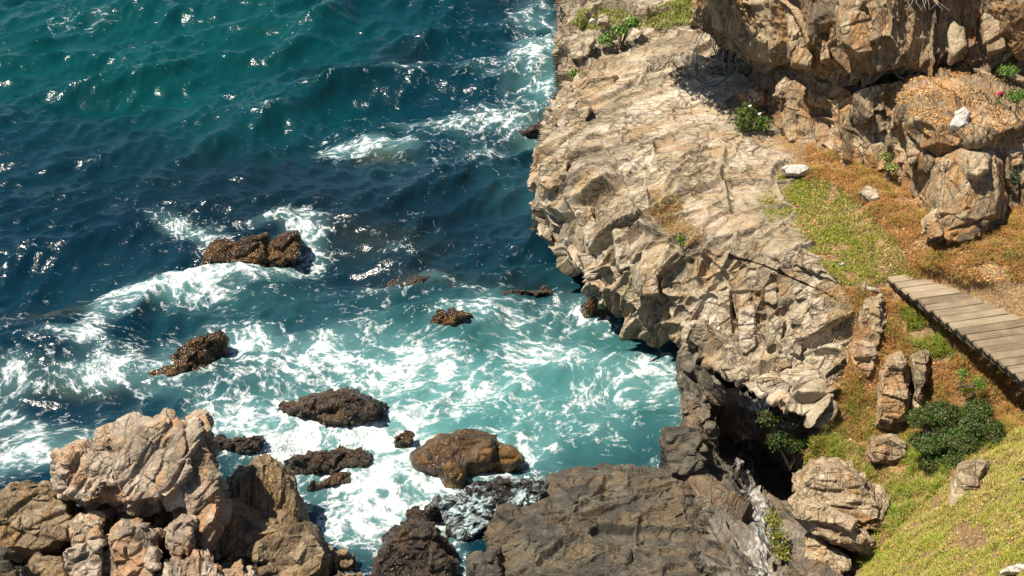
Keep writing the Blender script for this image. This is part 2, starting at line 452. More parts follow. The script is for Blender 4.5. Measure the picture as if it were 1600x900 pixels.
# ================================================================== grassy ground
TR = [
 [(1150,170,5.3),(1230,200,5.4),(1290,230,5.4),(1360,250,5.5),(1430,270,5.5),(1530,290,5.6),(1720,300,5.8),(2100,310,6.2)],
 [(1170,220,5.3),(1230,245,5.38),(1290,268,5.45),(1360,300,5.55),(1430,330,5.6),(1530,350,5.7),(1720,350,5.9),(2100,360,6.2)],
 [(1165,270,5.22),(1220,280,5.28),(1290,310,5.28),(1360,335,5.4),(1440,375,5.5),(1540,390,5.65),(1720,400,5.8),(2100,420,6.1)],
 [(1190,330,5.24),(1240,340,5.24),(1300,360,5.22),(1370,380,5.25),(1440,410,5.3),(1540,430,5.45),(1720,440,5.6),(2100,470,5.9)],
 [(1240,398,5.16),(1280,400,5.16),(1320,410,5.14),(1380,425,5.04),(1440,432,5.08),(1545,470,5.08),(1720,540,5.1),(2100,560,5.5)],
 [(1310,440,5.04),(1320,440,5.06),(1350,445,5.0),(1385,455,4.85),(1440,490,4.7),(1540,560,4.55),(1720,640,4.5),(2100,690,5.2)],
 [(1338,500,4.64),(1362,500,4.66),(1385,510,4.6),(1410,530,4.4),(1460,560,4.25),(1550,620,4.1),(1720,690,4.4),(2100,720,5.6)],
 [(1314,598,3.96),(1345,592,3.98),(1376,590,4.0),(1410,600,3.9),(1460,620,3.8),(1550,660,3.9),(1720,700,5.0),(2100,740,6.2)],
 [(1284,665,3.42),(1318,656,3.45),(1350,650,3.5),(1400,660,3.45),(1460,680,3.5),(1550,700,4.0),(1720,730,5.3),(2100,760,6.6)],
 [(1255,720,3.0),(1280,715,3.0),(1330,715,3.1),(1390,725,3.2),(1460,730,3.5),(1550,750,4.3),(1720,780,5.6),(2100,800,7)],
 [(1270,790,2.3),(1300,790,2.5),(1350,790,2.8),(1410,790,3.1),(1480,790,3.8),(1570,800,4.7),(1720,820,5.9),(2100,840,7.2)],
 [(1300,860,1.9),(1340,860,2.4),(1380,860,2.9),(1430,850,3.5),(1490,850,4.1),(1580,860,5.0),(1720,870,6.2),(2100,890,7.5)],
 [(1290,930,2.2),(1330,930,2.6),(1380,930,3.2),(1440,920,3.9),(1500,920,4.5),(1590,930,5.4),(1720,930,6.6),(2100,940,8)],
 [(1290,1040,2.4),(1330,1040,3.),(1380,1040,3.7),(1440,1030,4.4),(1500,1030,5.0),(1590,1030,5.9),(1720,1030,7.1),(2100,1030,8.5)],
 [(1290,1300,4.4),(1330,1300,5.),(1380,1300,5.7),(1440,1300,6.4),(1500,1300,7.0),(1590,1300,7.9),(1720,1300,8.6),(2100,1300,10)],
]
G = loft([[PZ(*p) for p in r] for r in TR], 420, 260)
def rec_soil(P, seed):
    d = 0.07 * fbm(P * 1.8, 4, seed) + 0.025 * fbm(P * 8, 3, seed + 3)
    return d, np.stack([fbm(P * .7, 2, seed + 8) + .5] * 3, 1)
t = NT('soil')
pos = t.n('NewGeometry').outputs['Position']
col = t.ramp(t.noise(pos, 1.3, 6, 0.65), [(0.32, (0.09, 0.055, 0.028)), (0.5, (0.20, 0.115, 0.05)), (0.68, (0.34, 0.19, 0.08))])
col = t.mix(t.ramp(t.noise(pos, 28, 5, 0.7), [(0.4, 0.0), (0.62, 0.8)]), col, (0.42, 0.29, 0.15))
col = t.mix(t.ramp(t.noise(pos, 55, 3, 0.7), [(0.5, 0.0), (0.65, 0.7)]), col, (0.07, 0.05, 0.03))
bp = t.n('Bump', {'Height': t.noise(pos, 30, 6, 0.7), 'Strength': 0.9, 'Distance': 0.05})
b = t.n('BsdfPrincipled', {'Base Color': col, 'Roughness': 0.95, 'Specular IOR Level': 0.1, 'Normal': bp.outputs[0]})
t.link(b.outputs[0], t.out.inputs[0]); M_soil = t.m
o, TG = grid_object('ground', G, M_soil, rec_soil, 5, flip=True, smooth=True)
ground = tag(o, 'grassy bank and path beside the cliff', kind='structure')

# ================================================================== cave wall and gully floor
CW = [
 [(1076,540,3.6),(1070,590,3.0),(1066,670,2.2),(1062,742,2.1),(1075,812,2.02),(1090,870,1.98),(1100,930,1.98),(1110,1000,1.98)],
 [(1092,556,3.7),(1092,600,2.9),(1092,670,2.2),(1082,742,2.35),(1094,800,2.35),(1112,865,2.28),(1120,930,2.15),(1130,1000,2.1)],
 [(1122,580,3.7),(1122,628,2.3),(1128,690,1.4),(1126,752,2.0),(1135,825,2.4),(1145,885,2.35),(1150,930,2.2),(1155,1000,2.1)],
 [(1160,605,3.7),(1162,645,2.0),(1168,710,1.0),(1172,775,1.3),(1178,835,2.2),(1184,900,2.25),(1188,950,2.2),(1190,1000,2.2)],
 [(1200,628,3.6),(1204,665,1.8),(1205,725,0.8),(1212,795,1.0),(1218,850,1.8),(1222,905,2.05),(1224,950,2.1),(1226,1000,2.1)],
 [(1245,652,3.5),(1245,690,2.0),(1245,745,1.0),(1248,808,1.1),(1252,860,1.9),(1254,910,2.1),(1255,950,2.1),(1256,1000,2.1)],
 [(1285,672,3.0),(1285,702,2.4),(1285,755,1.9),(1287,818,1.8),(1290,870,1.9),(1292,920,2.0),(1294,950,2.0),(1295,1000,2.0)],
 [(1340,680,2.6),(1340,710,2.3),(1340,760,1.9),(1340,820,1.7),(1340,870,1.7),(1340,920,1.8),(1340,950,1.8),(1340,1000,1.8)],
]
def czl(z): return z + .55 * min(1, max(0, (z - 1.2) / .8)) * min(1, max(0, (3.2 - z) / .6))
G = loft([[PZ(p[0], p[1], czl(p[2])) for p in c] for c in CW], 280, 400)
def vein(t, pos, col):
    # white quartz vein running down the gully
    p = t.n('SeparateXYZ', {0: pos})
    wob = t.math('MULTIPLY', t.math('SUBTRACT', t.noise(pos, 1.1, 6, 0.68), 0.5), 1.5)
    a, b_ = PZ(1180, 670, 2.4), PZ(1192, 870, 2.6)
    k = (b_[0] - a[0]) / (b_[1] - a[1])
    xx = t.math('SUBTRACT', p.outputs[0], t.math('MULTIPLY_ADD', p.outputs[1], float(k), float(a[0] - k * a[1])))
    q = t.math('ABSOLUTE', t.math('ADD', xx, wob))
    br = t.ramp(t.noise(t.mapping(pos, (5, 1.6, 3)), 2.6, 6, 0.7, 0.8), [(0.47, 0.0), (0.60, 1.0)])
    m = t.math('MULTIPLY', t.ramp(q, [(0.0, 0.9), (0.30, 0.0)]), br)
    return t.mix(m, col, (0.58, 0.58, 0.57))
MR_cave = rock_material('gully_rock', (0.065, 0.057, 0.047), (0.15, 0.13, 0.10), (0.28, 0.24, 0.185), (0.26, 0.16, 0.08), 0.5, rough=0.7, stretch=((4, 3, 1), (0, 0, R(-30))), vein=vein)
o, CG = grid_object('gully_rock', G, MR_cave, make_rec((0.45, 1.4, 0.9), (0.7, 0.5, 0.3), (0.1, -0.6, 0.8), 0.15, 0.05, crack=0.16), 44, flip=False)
gully = tag(o, 'grey rock floor and shaded wall of the gully under the overhang', kind='structure')

# dark tidal shelf
SH = [
 [(752,800,-.6),(765,775,-.6),(815,752,-.6),(868,732,-.6),(960,728,-.6),(1050,738,-.5),(1080,750,-.4),(1120,775,-.4)],
 [(756,806,.0),(782,788,.15),(835,778,.2),(876,748,.25),(960,742,.35),(1050,748,.4),(1086,762,.15),(1125,790,-.3)],
 [(762,815,.25),(788,796,.45),(835,788,.5),(884,754,.55),(960,750,.65),(1050,758,.62),(1090,778,.3),(1130,800,-.3)],
 [(762,835,.2),(790,820,.42),(840,812,.5),(890,806,.5),(960,806,.5),(1050,812,.5),(1096,826,.3),(1140,850,-.3)],
 [(765,870,.1),(795,860,.35),(840,858,.42),(895,858,.42),(965,858,.42),(1050,860,.46),(1104,870,.3),(1150,890,-.3)],
 [(770,905,.1),(800,905,.3),(845,905,.4),(900,905,.42),(970,905,.45),(1050,905,.5),(1112,912,.3),(1160,925,-.3)],
 [(770,1000,.1),(800,1000,.3),(845,1000,.4),(900,1000,.42),(970,1000,.45),(1050,1000,.5),(1116,1000,.3),(1165,1000,-.3)],
]
G = loft([[PZ(p[0], p[1], p[2] + Z0) for p in r] for r in SH], 320, 380)
rec_shelf = make_rec((0.5, 0.75, 0.5), (0.1, 0.2, 0.95), (1, 0.3, 0), 0.055, 0.024, 0.02, 0.12, 0.10, fine=3.1)
o, SG = grid_object('tidal_shelf', G, MR_grey, rec_shelf, 55, flip=True)
tag(o, 'flat dark grey cracked rock shelf at the water between the gully and the surf', kind='structure')
# ================================================================== sea
ys = [13.5]
while ys[-1] < 54: ys.append(ys[-1] + 0.045 * (ys[-1] / 22.0) ** 1.3)
ys = np.array(ys); xs = np.linspace(-21, 16, 660)
X, Y = np.meshgrid(xs, ys)
V = np.stack([X.ravel(), Y.ravel(), np.full(X.size, Z0)], 1)
px, py = proj(V)
def gauss(px, py, items):
    s = np.zeros_like(px)
    for (cx, cy, rx, ry, rot, a) in items:
        c, q = math.cos(R(rot)), math.sin(R(rot))
        dx, dy = px - cx, py - cy
        u, v = (dx * c + dy * q) / rx, (-dx * q + dy * c) / ry
        s += a * np.exp(-(u * u + v * v))
    return s
P3 = V.copy(); P3[:, 2] = 0
wx = 70 * perlin(P3 * 0.35, 1) + 25 * perlin(P3 * 1.1, 2); wy = 34 * perlin(P3 * 0.35 + 40, 3) + 14 * perlin(P3 * 1.1, 4)
FOAM = [(330,440,125,26,-14,1.1),(270,475,90,20,-12,.5),(285,358,75,20,18,.75),(190,578,95,18,-8,1.0),(105,540,55,12,10,.5),(150,505,60,22,-40,.6),(20,590,45,22,0,.6),
 (60,640,80,30,0,.4),(100,690,140,40,10,.45),(30,725,70,25,0,.6),(520,690,170,38,0,1.15),(610,745,120,60,0,1.2),(560,805,80,35,-20,1.0),(400,655,100,28,0,.8),
 (600,600,190,40,0,.55),(760,600,200,50,0,.38),(500,555,160,35,0,.45),(700,685,90,25,0,.45),(860,690,140,28,-8,.45),(985,575,90,20,12,.7),(1025,605,70,30,20,.5),(850,560,130,25,0,.4),
 (1040,735,35,14,0,.9),(735,735,60,16,10,.7),(730,815,50,45,30,.9),(715,860,40,40,0,1.0),(860,480,150,22,-5,.5),(640,470,80,30,-30,.4),(960,500,80,16,0,.4),(430,560,80,30,0,.5),
 (560,235,75,13,-4,.75),(700,180,150,18,-6,.55),(800,222,120,28,5,.45),(842,72,42,15,-10,.95),(830,15,60,20,0,.6),(800,110,80,50,0,.33),(868,135,30,26,0,.5),(560,215,120,35,0,.25),
 (140,30,60,11,0,.6),(240,60,40,8,0,.35),(190,127,24,6,-10,.6),(240,155,28,6,0,.35),(640,395,34,22,0,.5),(490,380,40,24,20,.6),(420,350,80,10,-3,.5),(690,245,60,8,0,.25),(460,350,140,30,0,.2),(380,530,60,20,0,.4)]
foam = gauss(px + wx * .6, py + wy * .6, FOAM)
foam += 0.26 / (1 + np.exp(-(py - 430) / 60.)) + 0.05 + 0.24 * np.exp(-((px - 790) / 150) ** 2 - ((py - 130) / 170) ** 2)
foam += gauss(px + wx * .3, py + wy * .3, [(390,408,95,22,0,.3),(300,562,75,24,-15,.3),(520,645,115,30,0,.35),(385,698,60,20,0,.3),(515,722,90,22,0,.3),(730,735,115,38,0,.35),(700,500,48,16,0,.35),(800,464,85,12,0,.3),(660,446,95,16,0,.3),(935,481,48,10,0,.35),(225,600,40,12,0,.3),(640,850,90,60,0,.3),(930,745,160,14,0,.3),(600,775,90,42,0,.5),(430,660,120,26,0,.4),(330,440,120,24,-14,.25),(920,600,180,110,0,.16),(700,560,200,60,0,.1),(860,200,60,26,0,.3)])
foam = 0.93 * foam * (0.8 + 0.7 * perlin(P3 * 0.8, 9)) + 0.06 * perlin(P3 * 2, 10)
tone = gauss(px + wx, py + wy, [(820,620,300,120,0,1.0),(560,650,240,90,0,.45),(330,470,160,40,0,.3),(890,130,60,90,0,.55),(960,500,160,50,0,.3),(840,300,80,60,0,.15)])
green = gauss(px + wx, py + wy, [(120,60,420,150,8,.9),(500,40,260,60,0,.5),(300,170,300,60,10,.35)])
dark = gauss(px + wx * .5, py + wy * .5, [(300,300,420,110,5,.35),(560,330,300,80,0,.5),(540,120,70,22,0,.9),(650,92,60,16,10,.8),(820,195,60,20,0,.8),(650,430,90,24,5,.9),(810,452,80,14,0,.9),
     (60,500,110,30,0,.5),(100,600,90,30,0,.45),(300,650,60,16,0,.3),(40,690,60,20,0,.5),(330,560,60,18,-10,.7),(800,5,60,14,0,.8),(520,370,120,20,0,.5),(380,255,160,30,0,.35)])
olive = gauss(px + wx * .5, py + wy * .5, [(70,485,80,18,0,.9),(595,245,40,10,0,.9),(110,600,80,16,0,.5),(640,440,60,14,0,.4),(600,380,90,20,0,.35)])
# waves
H = np.zeros(len(V)); DX = np.zeros(len(V)); DY = np.zeros(len(V))
wv = P3.copy(); wv[:, 0] += 0.9 * perlin(P3 * 0.22, 12); wv[:, 1] += 0.9 * perlin(P3 * 0.22 + 7, 13)
rw = np.random.default_rng(5)
calm = 1.0 - 0.45 / (1 + np.exp(-(py - 480) / 50.))
for k in range(70):
    lam = 5.2 * (0.045 ** (k / 69.0)) * rw.uniform(0.85, 1.15)
    ang = math.atan2(-0.85, 0.45) + rw.normal(0, 0.24 + 0.28 * (k / 69.))
    amp = 0.0125 * lam ** 0.88 * rw.uniform(0.6, 1.3) * (0.92 if lam > 1.8 else (0.95 if lam > 0.7 else 1.0))
    kx, ky = math.cos(ang) * 2 * math.pi / lam, math.sin(ang) * 2 * math.pi / lam
    ph = kx * wv[:, 0] + ky * wv[:, 1] + rw.uniform(0, 6.28)
    gate = calm * (0.35 + 1.3 * np.clip(0.5 + 0.9 * np.sin(0.31 * kx * wv[:, 1] - 0.27 * ky * wv[:, 0] + k) , 0, 1.2))
    H += amp * gate * np.cos(ph)
    DX -= 0.3 * amp * gate * math.cos(ang) * np.sin(ph); DY -= 0.3 * amp * gate * math.sin(ang) * np.sin(ph)
def swell(items):
    s = np.zeros(len(V))
    for (cx, cy, rx, ry, rot, a) in items: s += gauss(px, py, [(cx, cy, rx, ry, rot, a)])
    return s
H += swell([(500,45,70,22,-30,.55),(640,415,60,25,20,.35),(400,200,160,14,-25,.22),(560,215,140,16,12,.2),(330,435,140,22,-14,.22),(870,140,60,18,-30,.25),(190,575,90,16,-8,.2),(610,735,150,40,0,.15),(850,640,80,14,0,.15)])
fc = np.clip(foam, 0, 1.2)
H += fc * (0.07 * fbm(P3 * 2.6, 3, 31) + 0.035 * fbm(P3 * 8, 2, 33)) + 0.015 * fbm(P3 * 5, 2, 35)
# foam gathers on crests offshore
foam = foam + np.clip((H - 0.17) * 1.3, 0, 0.45) * (0.3 + 0.9 * np.clip(perlin(P3 * 0.6, 71) + .3, 0, 1)) 
W = V + np.stack([DX, DY, H], 1)
# swirled coordinates for the foam lace
curl = P3.copy()
for k, (sc, am) in enumerate([(0.28, 0.8), (0.8, 0.28), (2.2, 0.07)]):
    curl = curl + am * np.stack([perlin(curl * sc, 80 + k), perlin(curl * sc + 31, 90 + k), 0 * H], 1)
curl[:, 2] = 0.5 * H
F = grid_faces(len(ys), len(xs))[:, ::-1]
# keep the sheet out of the solid land at the right
fy, fx = V[F[:, 0], 1], V[F[:, 0], 0]
F = F[~((fx > 2.9 + 0.5 * np.maximum(0, 19.3 - fy)) & (fy < 22.0) & (fy > 16))]
me = mesh_np('sea', W, F)
foam = np.where(foam > 0, 0.95 * np.tanh(foam / 0.95), foam)
attr(me, 'foam', foam); attr(me, 'tone', np.clip(tone, 0, 1.2)); attr(me, 'green', np.clip(green, 0, 1)); attr(me, 'dark', np.clip(dark, 0, 1)); attr(me, 'olive', np.clip(olive, 0, 1)); attr(me, 'lace', curl)

t = NT('sea_water')
pos = t.n('NewGeometry').outputs['Position']
lace = t.attr('lace', 'Vector')
fo = t.attr('foam')
body = t.mix(t.attr('green'), (0.001, 0.020, 0.036), (0.001, 0.050, 0.053))
body = t.mix(t.attr('tone'), body, (0.050, 0.170, 0.165))
body = t.mix(t.math('MULTIPLY', t.attr('dark'), 0.75), body, (0.006, 0.014, 0.020))
body = t.mix(t.math('MULTIPLY', t.attr('olive'), 0.6), body, (0.05, 0.055, 0.02))
# aerated water under the foam
body = t.mix(t.math('MULTIPLY', t.ramp(fo, [(0.3, 0.0), (0.95, 1.0)]), 0.55), body, (0.20, 0.40, 0.39))
def ridge(scale, detail, rough, dist, k):
    n = t.noise(lace, scale, detail, rough, dist)
    return t.math('SUBTRACT', 1.0, t.math('MULTIPLY', t.math('ABSOLUTE', t.math('SUBTRACT', n, 0.5)), k), clamp=True)
r1, r2 = ridge(1.2, 4, 0.62, 0.4, 9.5), ridge(3.4, 4, 0.65, 0.3, 7.5)
vv = t.n('VectorMath', {0: lace, 1: t.n('VectorMath', {0: t.n('TexNoise', {'Vector': lace, 'Scale': 4.0, 'Detail': 3, 'Roughness': 0.65}).outputs['Color'], 'Scale': 0.5}, operation='SCALE').outputs[0]}, operation='ADD').outputs[0]
cell = t.n('TexVoronoi', {'Vector': t.mapping(vv, (1, 1.4, 1)), 'Scale': 2.6}, feature='DISTANCE_TO_EDGE').outputs['Distance']
r3 = t.ramp(cell, [(0.0, 1.0), (0.16, 0.0)])
cl = t.noise(t.mapping(pos, (1.0, 1.5, 1)), 5.0, 6, 0.75, 0.2)
L = t.math('MULTIPLY_ADD', r1, 0.33, t.math('MULTIPLY_ADD', r2, 0.27, t.math('MULTIPLY_ADD', r3, 0.25, t.math('MULTIPLY', cl, 0.52))))
thr = t.math('MULTIPLY_ADD', fo, -0.80, 1.08)
fm = t.n('MapRange', {'Value': t.math('SUBTRACT', L, thr), 'From Min': -0.02, 'From Max': 0.36, 'To Min': 0.0, 'To Max': 1.0}, interpolation_type='SMOOTHSTEP').outputs[0]
mp = t.mapping(pos, (1, 1.7, 1), (0, 0, R(28)))
bp1 = t.n('Bump', {'Height': t.math('MULTIPLY_ADD', t.noise(mp, 5.5, 3, 0.55, 0.3), 1.0, t.math('MULTIPLY', t.noise(mp, 16, 2, 0.6), 0.16)), 'Strength': 0.3, 'Distance': 0.10})
srf = t.n('BsdfPrincipled', {'Base Color': (0, 0, 0, 1), 'Roughness': 0.2, 'IOR': 1.33, 'Specular IOR Level': 0.45, 'Normal': bp1.outputs[0]})
dif = t.n('MixShader', {0: 0.3, 1: t.n('BsdfDiffuse', {'Color': body}).outputs[0], 2: t.n('BsdfTranslucent', {'Color': body}).outputs[0]})
wat = t.n('AddShader', {0: srf.outputs[0], 1: dif.outputs[0]})
bp2 = t.n('Bump', {'Height': t.math('MULTIPLY_ADD', fm, 0.6, cl), 'Strength': 0.7, 'Distance': 0.08})
fcol = t.ramp(t.noise(pos, 7, 3, 0.7), [(0.3, (0.36, 0.44, 0.44)), (0.62, (0.64, 0.66, 0.66))])
foamc = t.n('BsdfPrincipled', {'Base Color': fcol, 'Roughness': 0.7, 'Specular IOR Level': 0.2, 'Normal': bp2.outputs[0]})
ms = t.n('MixShader', {0: fm, 1: wat.outputs[0], 2: foamc.outputs[0]})
t.link(ms.outputs[0], t.out.inputs[0])
M_sea = t.m
sea = tag(obj('sea', me, M_sea), 'choppy teal sea with white surf', kind='structure')
# the sea beyond the frame, out to the horizon
t = NT('far_sea_water')
pos = t.n('NewGeometry').outputs['Position']
bp1 = t.n('Bump', {'Height': t.noise(pos, 0.8, 6, 0.6), 'Strength': 0.6, 'Distance': 0.3})
b = t.n('BsdfPrincipled', {'Base Color': (0.003, 0.04, 0.045, 1), 'Roughness': 0.12, 'IOR': 1.33, 'Normal': bp1.outputs[0]})
t.link(b.outputs[0], t.out.inputs[0])
x0, x1, y0, y1, Bg = -20.9, 15.9, 13.6, 53.9, 1500.0
Vf, Ff = [], []
for (a, b_, c, d_) in ((-Bg, x0, -Bg, Bg), (x1, Bg, -Bg, Bg), (x0, x1, y1, Bg), (x0, x1, -Bg, y0)):
    k = len(Vf); Vf += [(a, c, Z0 - .12), (b_, c, Z0 - .12), (b_, d_, Z0 - .12), (a, d_, Z0 - .12)]; Ff.append((k, k + 1, k + 2, k + 3))
tag(obj('open_sea', mesh_np('open_sea', Vf, Ff, False), t.m), 'open sea beyond the surf', kind='structure')
# ================================================================== boulders and sea rocks
REC_S = make_rec((0.5, 0.8, 0.65), a1=0.06, a2=0.028, crack=0.09, lump=0.05, grain=0.02)
REC_W = make_rec((0.36, 0.5, 0.45), a1=0.05, a2=0.03, crack=0.06, lump=0.05, grain=0.03, fine=3.2)
REC_L = make_rec((0.42, 1.3, 0.8), n=(0.75, 0.15, -0.65), s=(0.65, 0.1, 0.75), a1=0.09, a2=0.04, crack=0.14, lump=0.05, grain=0.02)
REC_V = make_rec((0.16, 1.2, 0.8), n=(0.95, 0.2, -0.1), s=(0.1, 0.1, 0.95), a1=0.035, a2=0.02, crack=0.05, lump=0.05, grain=0.02)
REC_H = make_rec((0.22, 0.9, 0.8), n=(0.15, -0.1, 0.98), s=(1, 0.3, 0), a1=0.06, a2=0.025, crack=0.06, lump=0.05, grain=0.018)
seed_i = [100]
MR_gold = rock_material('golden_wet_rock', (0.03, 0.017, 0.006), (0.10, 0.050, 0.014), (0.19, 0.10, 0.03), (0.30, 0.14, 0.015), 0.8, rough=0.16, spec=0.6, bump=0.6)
def rock(name, hulls, mat, label, rec=REC_S, voxel=0.035, z=0.0, base=None, parent=None, cat='rock', group=None, skirt=0.5):
    """hulls: list of (outline, half depth, depth offset[, ridge]); base: pixel of the foot at height z"""
    sets = []
    bx, by = base
    for h in hulls:
        ol, d, off = h[:3]
        sets.append(outline_set(ol, TZ(bx, by, z + (Z0 if z < 1.0 else 0)) + 0.35 * d + off, d, ridge=h[3] if len(h) > 3 else (), skirt=skirt))
    seed_i[0] += 7
    me = hull_rock(sets, voxel, rec, seed_i[0])
    o = obj(name, me, mat, parent)
    if parent is None: tag(o, label, cat, group)
    elif label: o['label'] = label
    return o
def blocks(name, parts, mat, label, z, base, cat='boulder', rec=REC_L, voxel=0.025, skirt=0.05):
    """a boulder of several blocks split by open joints"""
    root = empty(name, tuple(PZ(base[0], base[1], z + (Z0 if z < 1 else 0))))
    tag(root, label, cat)
    bpy.context.view_layer.update()
    for hulls, m, rc in parts:
        o = rock('block', hulls, m or mat, None, rc or rec, voxel, z, base, parent=root, skirt=skirt)
        o.matrix_parent_inverse = Matrix.Translation(-Vector(root.location))
    return root

rock('sea_rock', [([(313,412),(325,388),(348,374),(388,369),(422,364),(426,400),(400,412),(350,416)],.42,0), ([(414,410),(424,376),(440,364),(466,361),(467,388),(462,416)],.38,.05)], MR_wetbrown,
     'brown wet rock split in two, farthest out, surf breaking below it', REC_S, base=(400,410))
rock('sea_rock', [([(262,554),(300,531),(344,509),(354,520),(324,546),(288,562)],.2,0), ([(202,603),(244,581),(288,560),(304,564),(252,594),(214,608)],.14,-.2)], MR_wetbrown,
     'long low jagged brown rock awash left of centre, trailing down to the left', REC_W, base=(288,562), z=-.04)
rock('sea_rock', [([(432,640),(478,626),(518,607),(560,611),(606,626),(600,644),(556,652),(522,660),(468,648)],.6,0)], MR_wet, 'large black wet rock with water streaming off its right end', REC_W, base=(520,655))
rock('sea_rock', [([(333,690),(378,679),(415,681),(416,696),(392,710),(350,698)],.32,0)], MR_wet, 'low dark brown rock in white foam behind the big pale boulder', REC_W, base=(385,706))
rock('sea_rock', [([(440,718),(478,703),(540,696),(586,706),(584,719),(546,728),(478,734)],.35,0)], MR_wet, 'long narrow black rock lying in the surf', REC_W, base=(510,730))
rock('sea_rock', [([(492,757),(528,739),(546,746),(522,760)],.2,0), ([(478,752),(490,748),(492,757),(482,759)],.1,0)], MR_wetbrown, 'small tan rock awash in foam below the narrow black rock', REC_W, base=(518,757), z=.06)
rock('sea_rock', [([(612,684),(640,677),(646,686),(620,692)],.14,0)], MR_wetbrown, 'tiny brown rock tip left of the orange block', REC_W, base=(628,690), z=.05)
rock('sea_rock', [([(637,742),(640,706),(682,676),(742,669),(780,677),(786,694),(776,722),(738,728),(690,738)],.6,0,[(645,712,-.62),(690,738,-.7),(770,700,-.45)]), ([(775,722),(780,694),(800,697),(818,714),(814,722),(790,728)],.3,-.05), ([(686,728),(716,722),(735,735),(722,756),(704,757),(688,748)],.25,-.55)],
     MR_gold, 'orange brown angular wet block in the surf', make_rec((.7, 1.1, .9), a1=.04, a2=.016, crack=.09, lump=.03, grain=.015), base=(690,745))
rock('sea_rock', [([(548,990),(566,898),(582,868),(606,850),(622,814),(642,799),(668,803),(692,850),(716,878),(714,930),(720,990)],.75,.1)], MR_wet, 'black rough foreshore rock in front of the orange block', REC_W, base=(660,880), z=.1)
rock('sea_rock', [([(662,792),(690,777),(740,772),(778,784),(770,820),(740,850),(698,842)],.5,0), ([(722,764),(775,746),(855,749),(874,768),(852,788),(770,794)],.5,.1)], MR_foamy, 'dark slab awash with lacy foam between orange block and grey shelf', REC_W, base=(740,845), z=-.16)
rock('sea_rock', [([(726,990),(732,876),(755,860),(778,858),(792,900),(795,990)],.4,0)], MR_grey, 'small grey rock at the left foot of the flat shelf', REC_S, base=(755,895), z=.1)
rock('sea_rock', [([(612,446),(646,434),(690,436),(728,447),(690,452)],.5,0)], MR_wet, 'dark hump under breaking wave left of the low dark ridge', REC_W, base=(660,452), z=-.12)
rock('sea_rock', [([(755,464),(795,453),(855,447),(872,455),(840,461)],.4,0)], MR_wet, 'low dark ridge awash near the overhang tip', REC_W, base=(800,466), z=-.05)
rock('sea_rock', [([(672,504),(688,487),(726,481),(738,490),(704,508),(684,512)],.3,0)], MR_wetbrown, 'small round brown rock with foam on its left', REC_W, base=(690,509), z=.03)
rock('sea_rock', [([(906,478),(926,463),(974,470),(978,479),(930,484)],.3,0)], MR_wetbrown, 'reddish flat rock in the water below the overhang', REC_W, base=(935,482), z=.05)
rock('sea_rock', [([(796,212),(830,197),(880,192),(894,206),(840,215)],.4,0)], MR_wet, 'low dark rock awash at the foot of the far headland', REC_W, base=(820,213), z=-.2)

# left foreground group
rock('foreshore_rock', [([(-60,880),(100,850),(300,840),(420,850),(500,890),(520,1000),(300,1040),(-60,1040)],.8,.9)], MR_wet, 'dark low rock under the pale boulder group at lower left', REC_S, base=(300,960), z=.15)
blocks('boulder', [
  ([([(105,795),(200,770),(330,760),(400,790),(480,850),(485,980),(100,980)],.45,.7)], MR_brown, REC_S),
  ([([(85,738),(92,708),(130,686),(178,672),(188,720),(170,785),(140,802),(110,790),(94,770)],.6,.05), ([(168,790),(165,690),(216,651),(262,640),(300,650),(310,720),(290,780),(240,798),(200,800)],.75,0)], None, None),
  ([([(262,770),(270,715),(292,652),(308,640),(322,658),(333,706),(350,735),(360,780),(345,830),(318,862),(285,850)],.55,-.05)], None, REC_L),
  ([([(104,818),(124,804),(158,806),(166,840),(158,960),(110,960)],.5,-.25)], None, REC_S),
  ([([(162,836),(188,808),(224,809),(246,832),(252,872),(244,960),(160,960)],.5,-.35)], None, REC_S),
  ([([(262,818),(284,806),(304,808),(306,850),(282,884),(262,872)],.3,-.45)], None, REC_S),
 ], MR_left, 'big pale pinkish boulder split by a level crack, at lower left', .9, (210,860))
rock('boulder', [([(350,745),(378,724),(416,705),(456,730),(480,786),(482,830),(440,850),(396,850),(355,815)],.5,.1)], MR_brown, 'brown boulder with vertical grooves right of the pale boulder', REC_V, base=(430,850), z=.25, cat='boulder')
rock('boulder', [([(386,868),(404,826),(445,808),(476,806),(506,832),(523,862),(517,892),(482,920),(400,925)],.5,0)], MR_brown, 'rounded grey brown boulder below the grooved boulder', REC_S, base=(460,905), z=.15, cat='boulder')
blocks('boulder', [([([(232,902),(262,874),(308,856),(346,876),(362,912),(350,980),(236,980)],.4,0)], None, REC_V), ([([(346,892),(374,872),(406,900),(402,980),(348,980)],.3,-.05)], None, REC_V)],
       MR_left, 'pale ribbed rock top at the bottom edge in front of the split boulder', .7, (300,930))
blocks('boulder', [([([(-40,772),(10,762),(70,758),(112,778),(124,806),(118,850),(60,875),(-40,870)],.6,.3)], None, REC_S), ([([(16,760),(40,750),(82,757),(112,772),(80,784),(28,778)],.3,.15)], None, REC_S)],
       MR_brown, 'brown rough boulder at the left edge with a loose cap stone', .6, (40,880))
rock('boulder', [([(28,890),(62,866),(108,874),(116,940),(30,940)],.35,0)], MR_brown, 'yellowish brown small rock under the left edge boulder', REC_S, base=(70,930), z=.35, cat='boulder')
rock('boulder', [([(-25,860),(8,862),(34,890),(32,950),(-25,950)],.3,-.2)], MR_grey, 'grey rock corner at the bottom left corner', REC_S, base=(10,940), z=.6, cat='boulder')
rock('stone', [([(516,868),(540,858),(560,874),(552,892),(520,894)],.2,0)], MR_brown, 'small brown stone in the shallow water right of the rounded boulder', REC_W, base=(535,892), z=.05, cat='stone', voxel=.025)
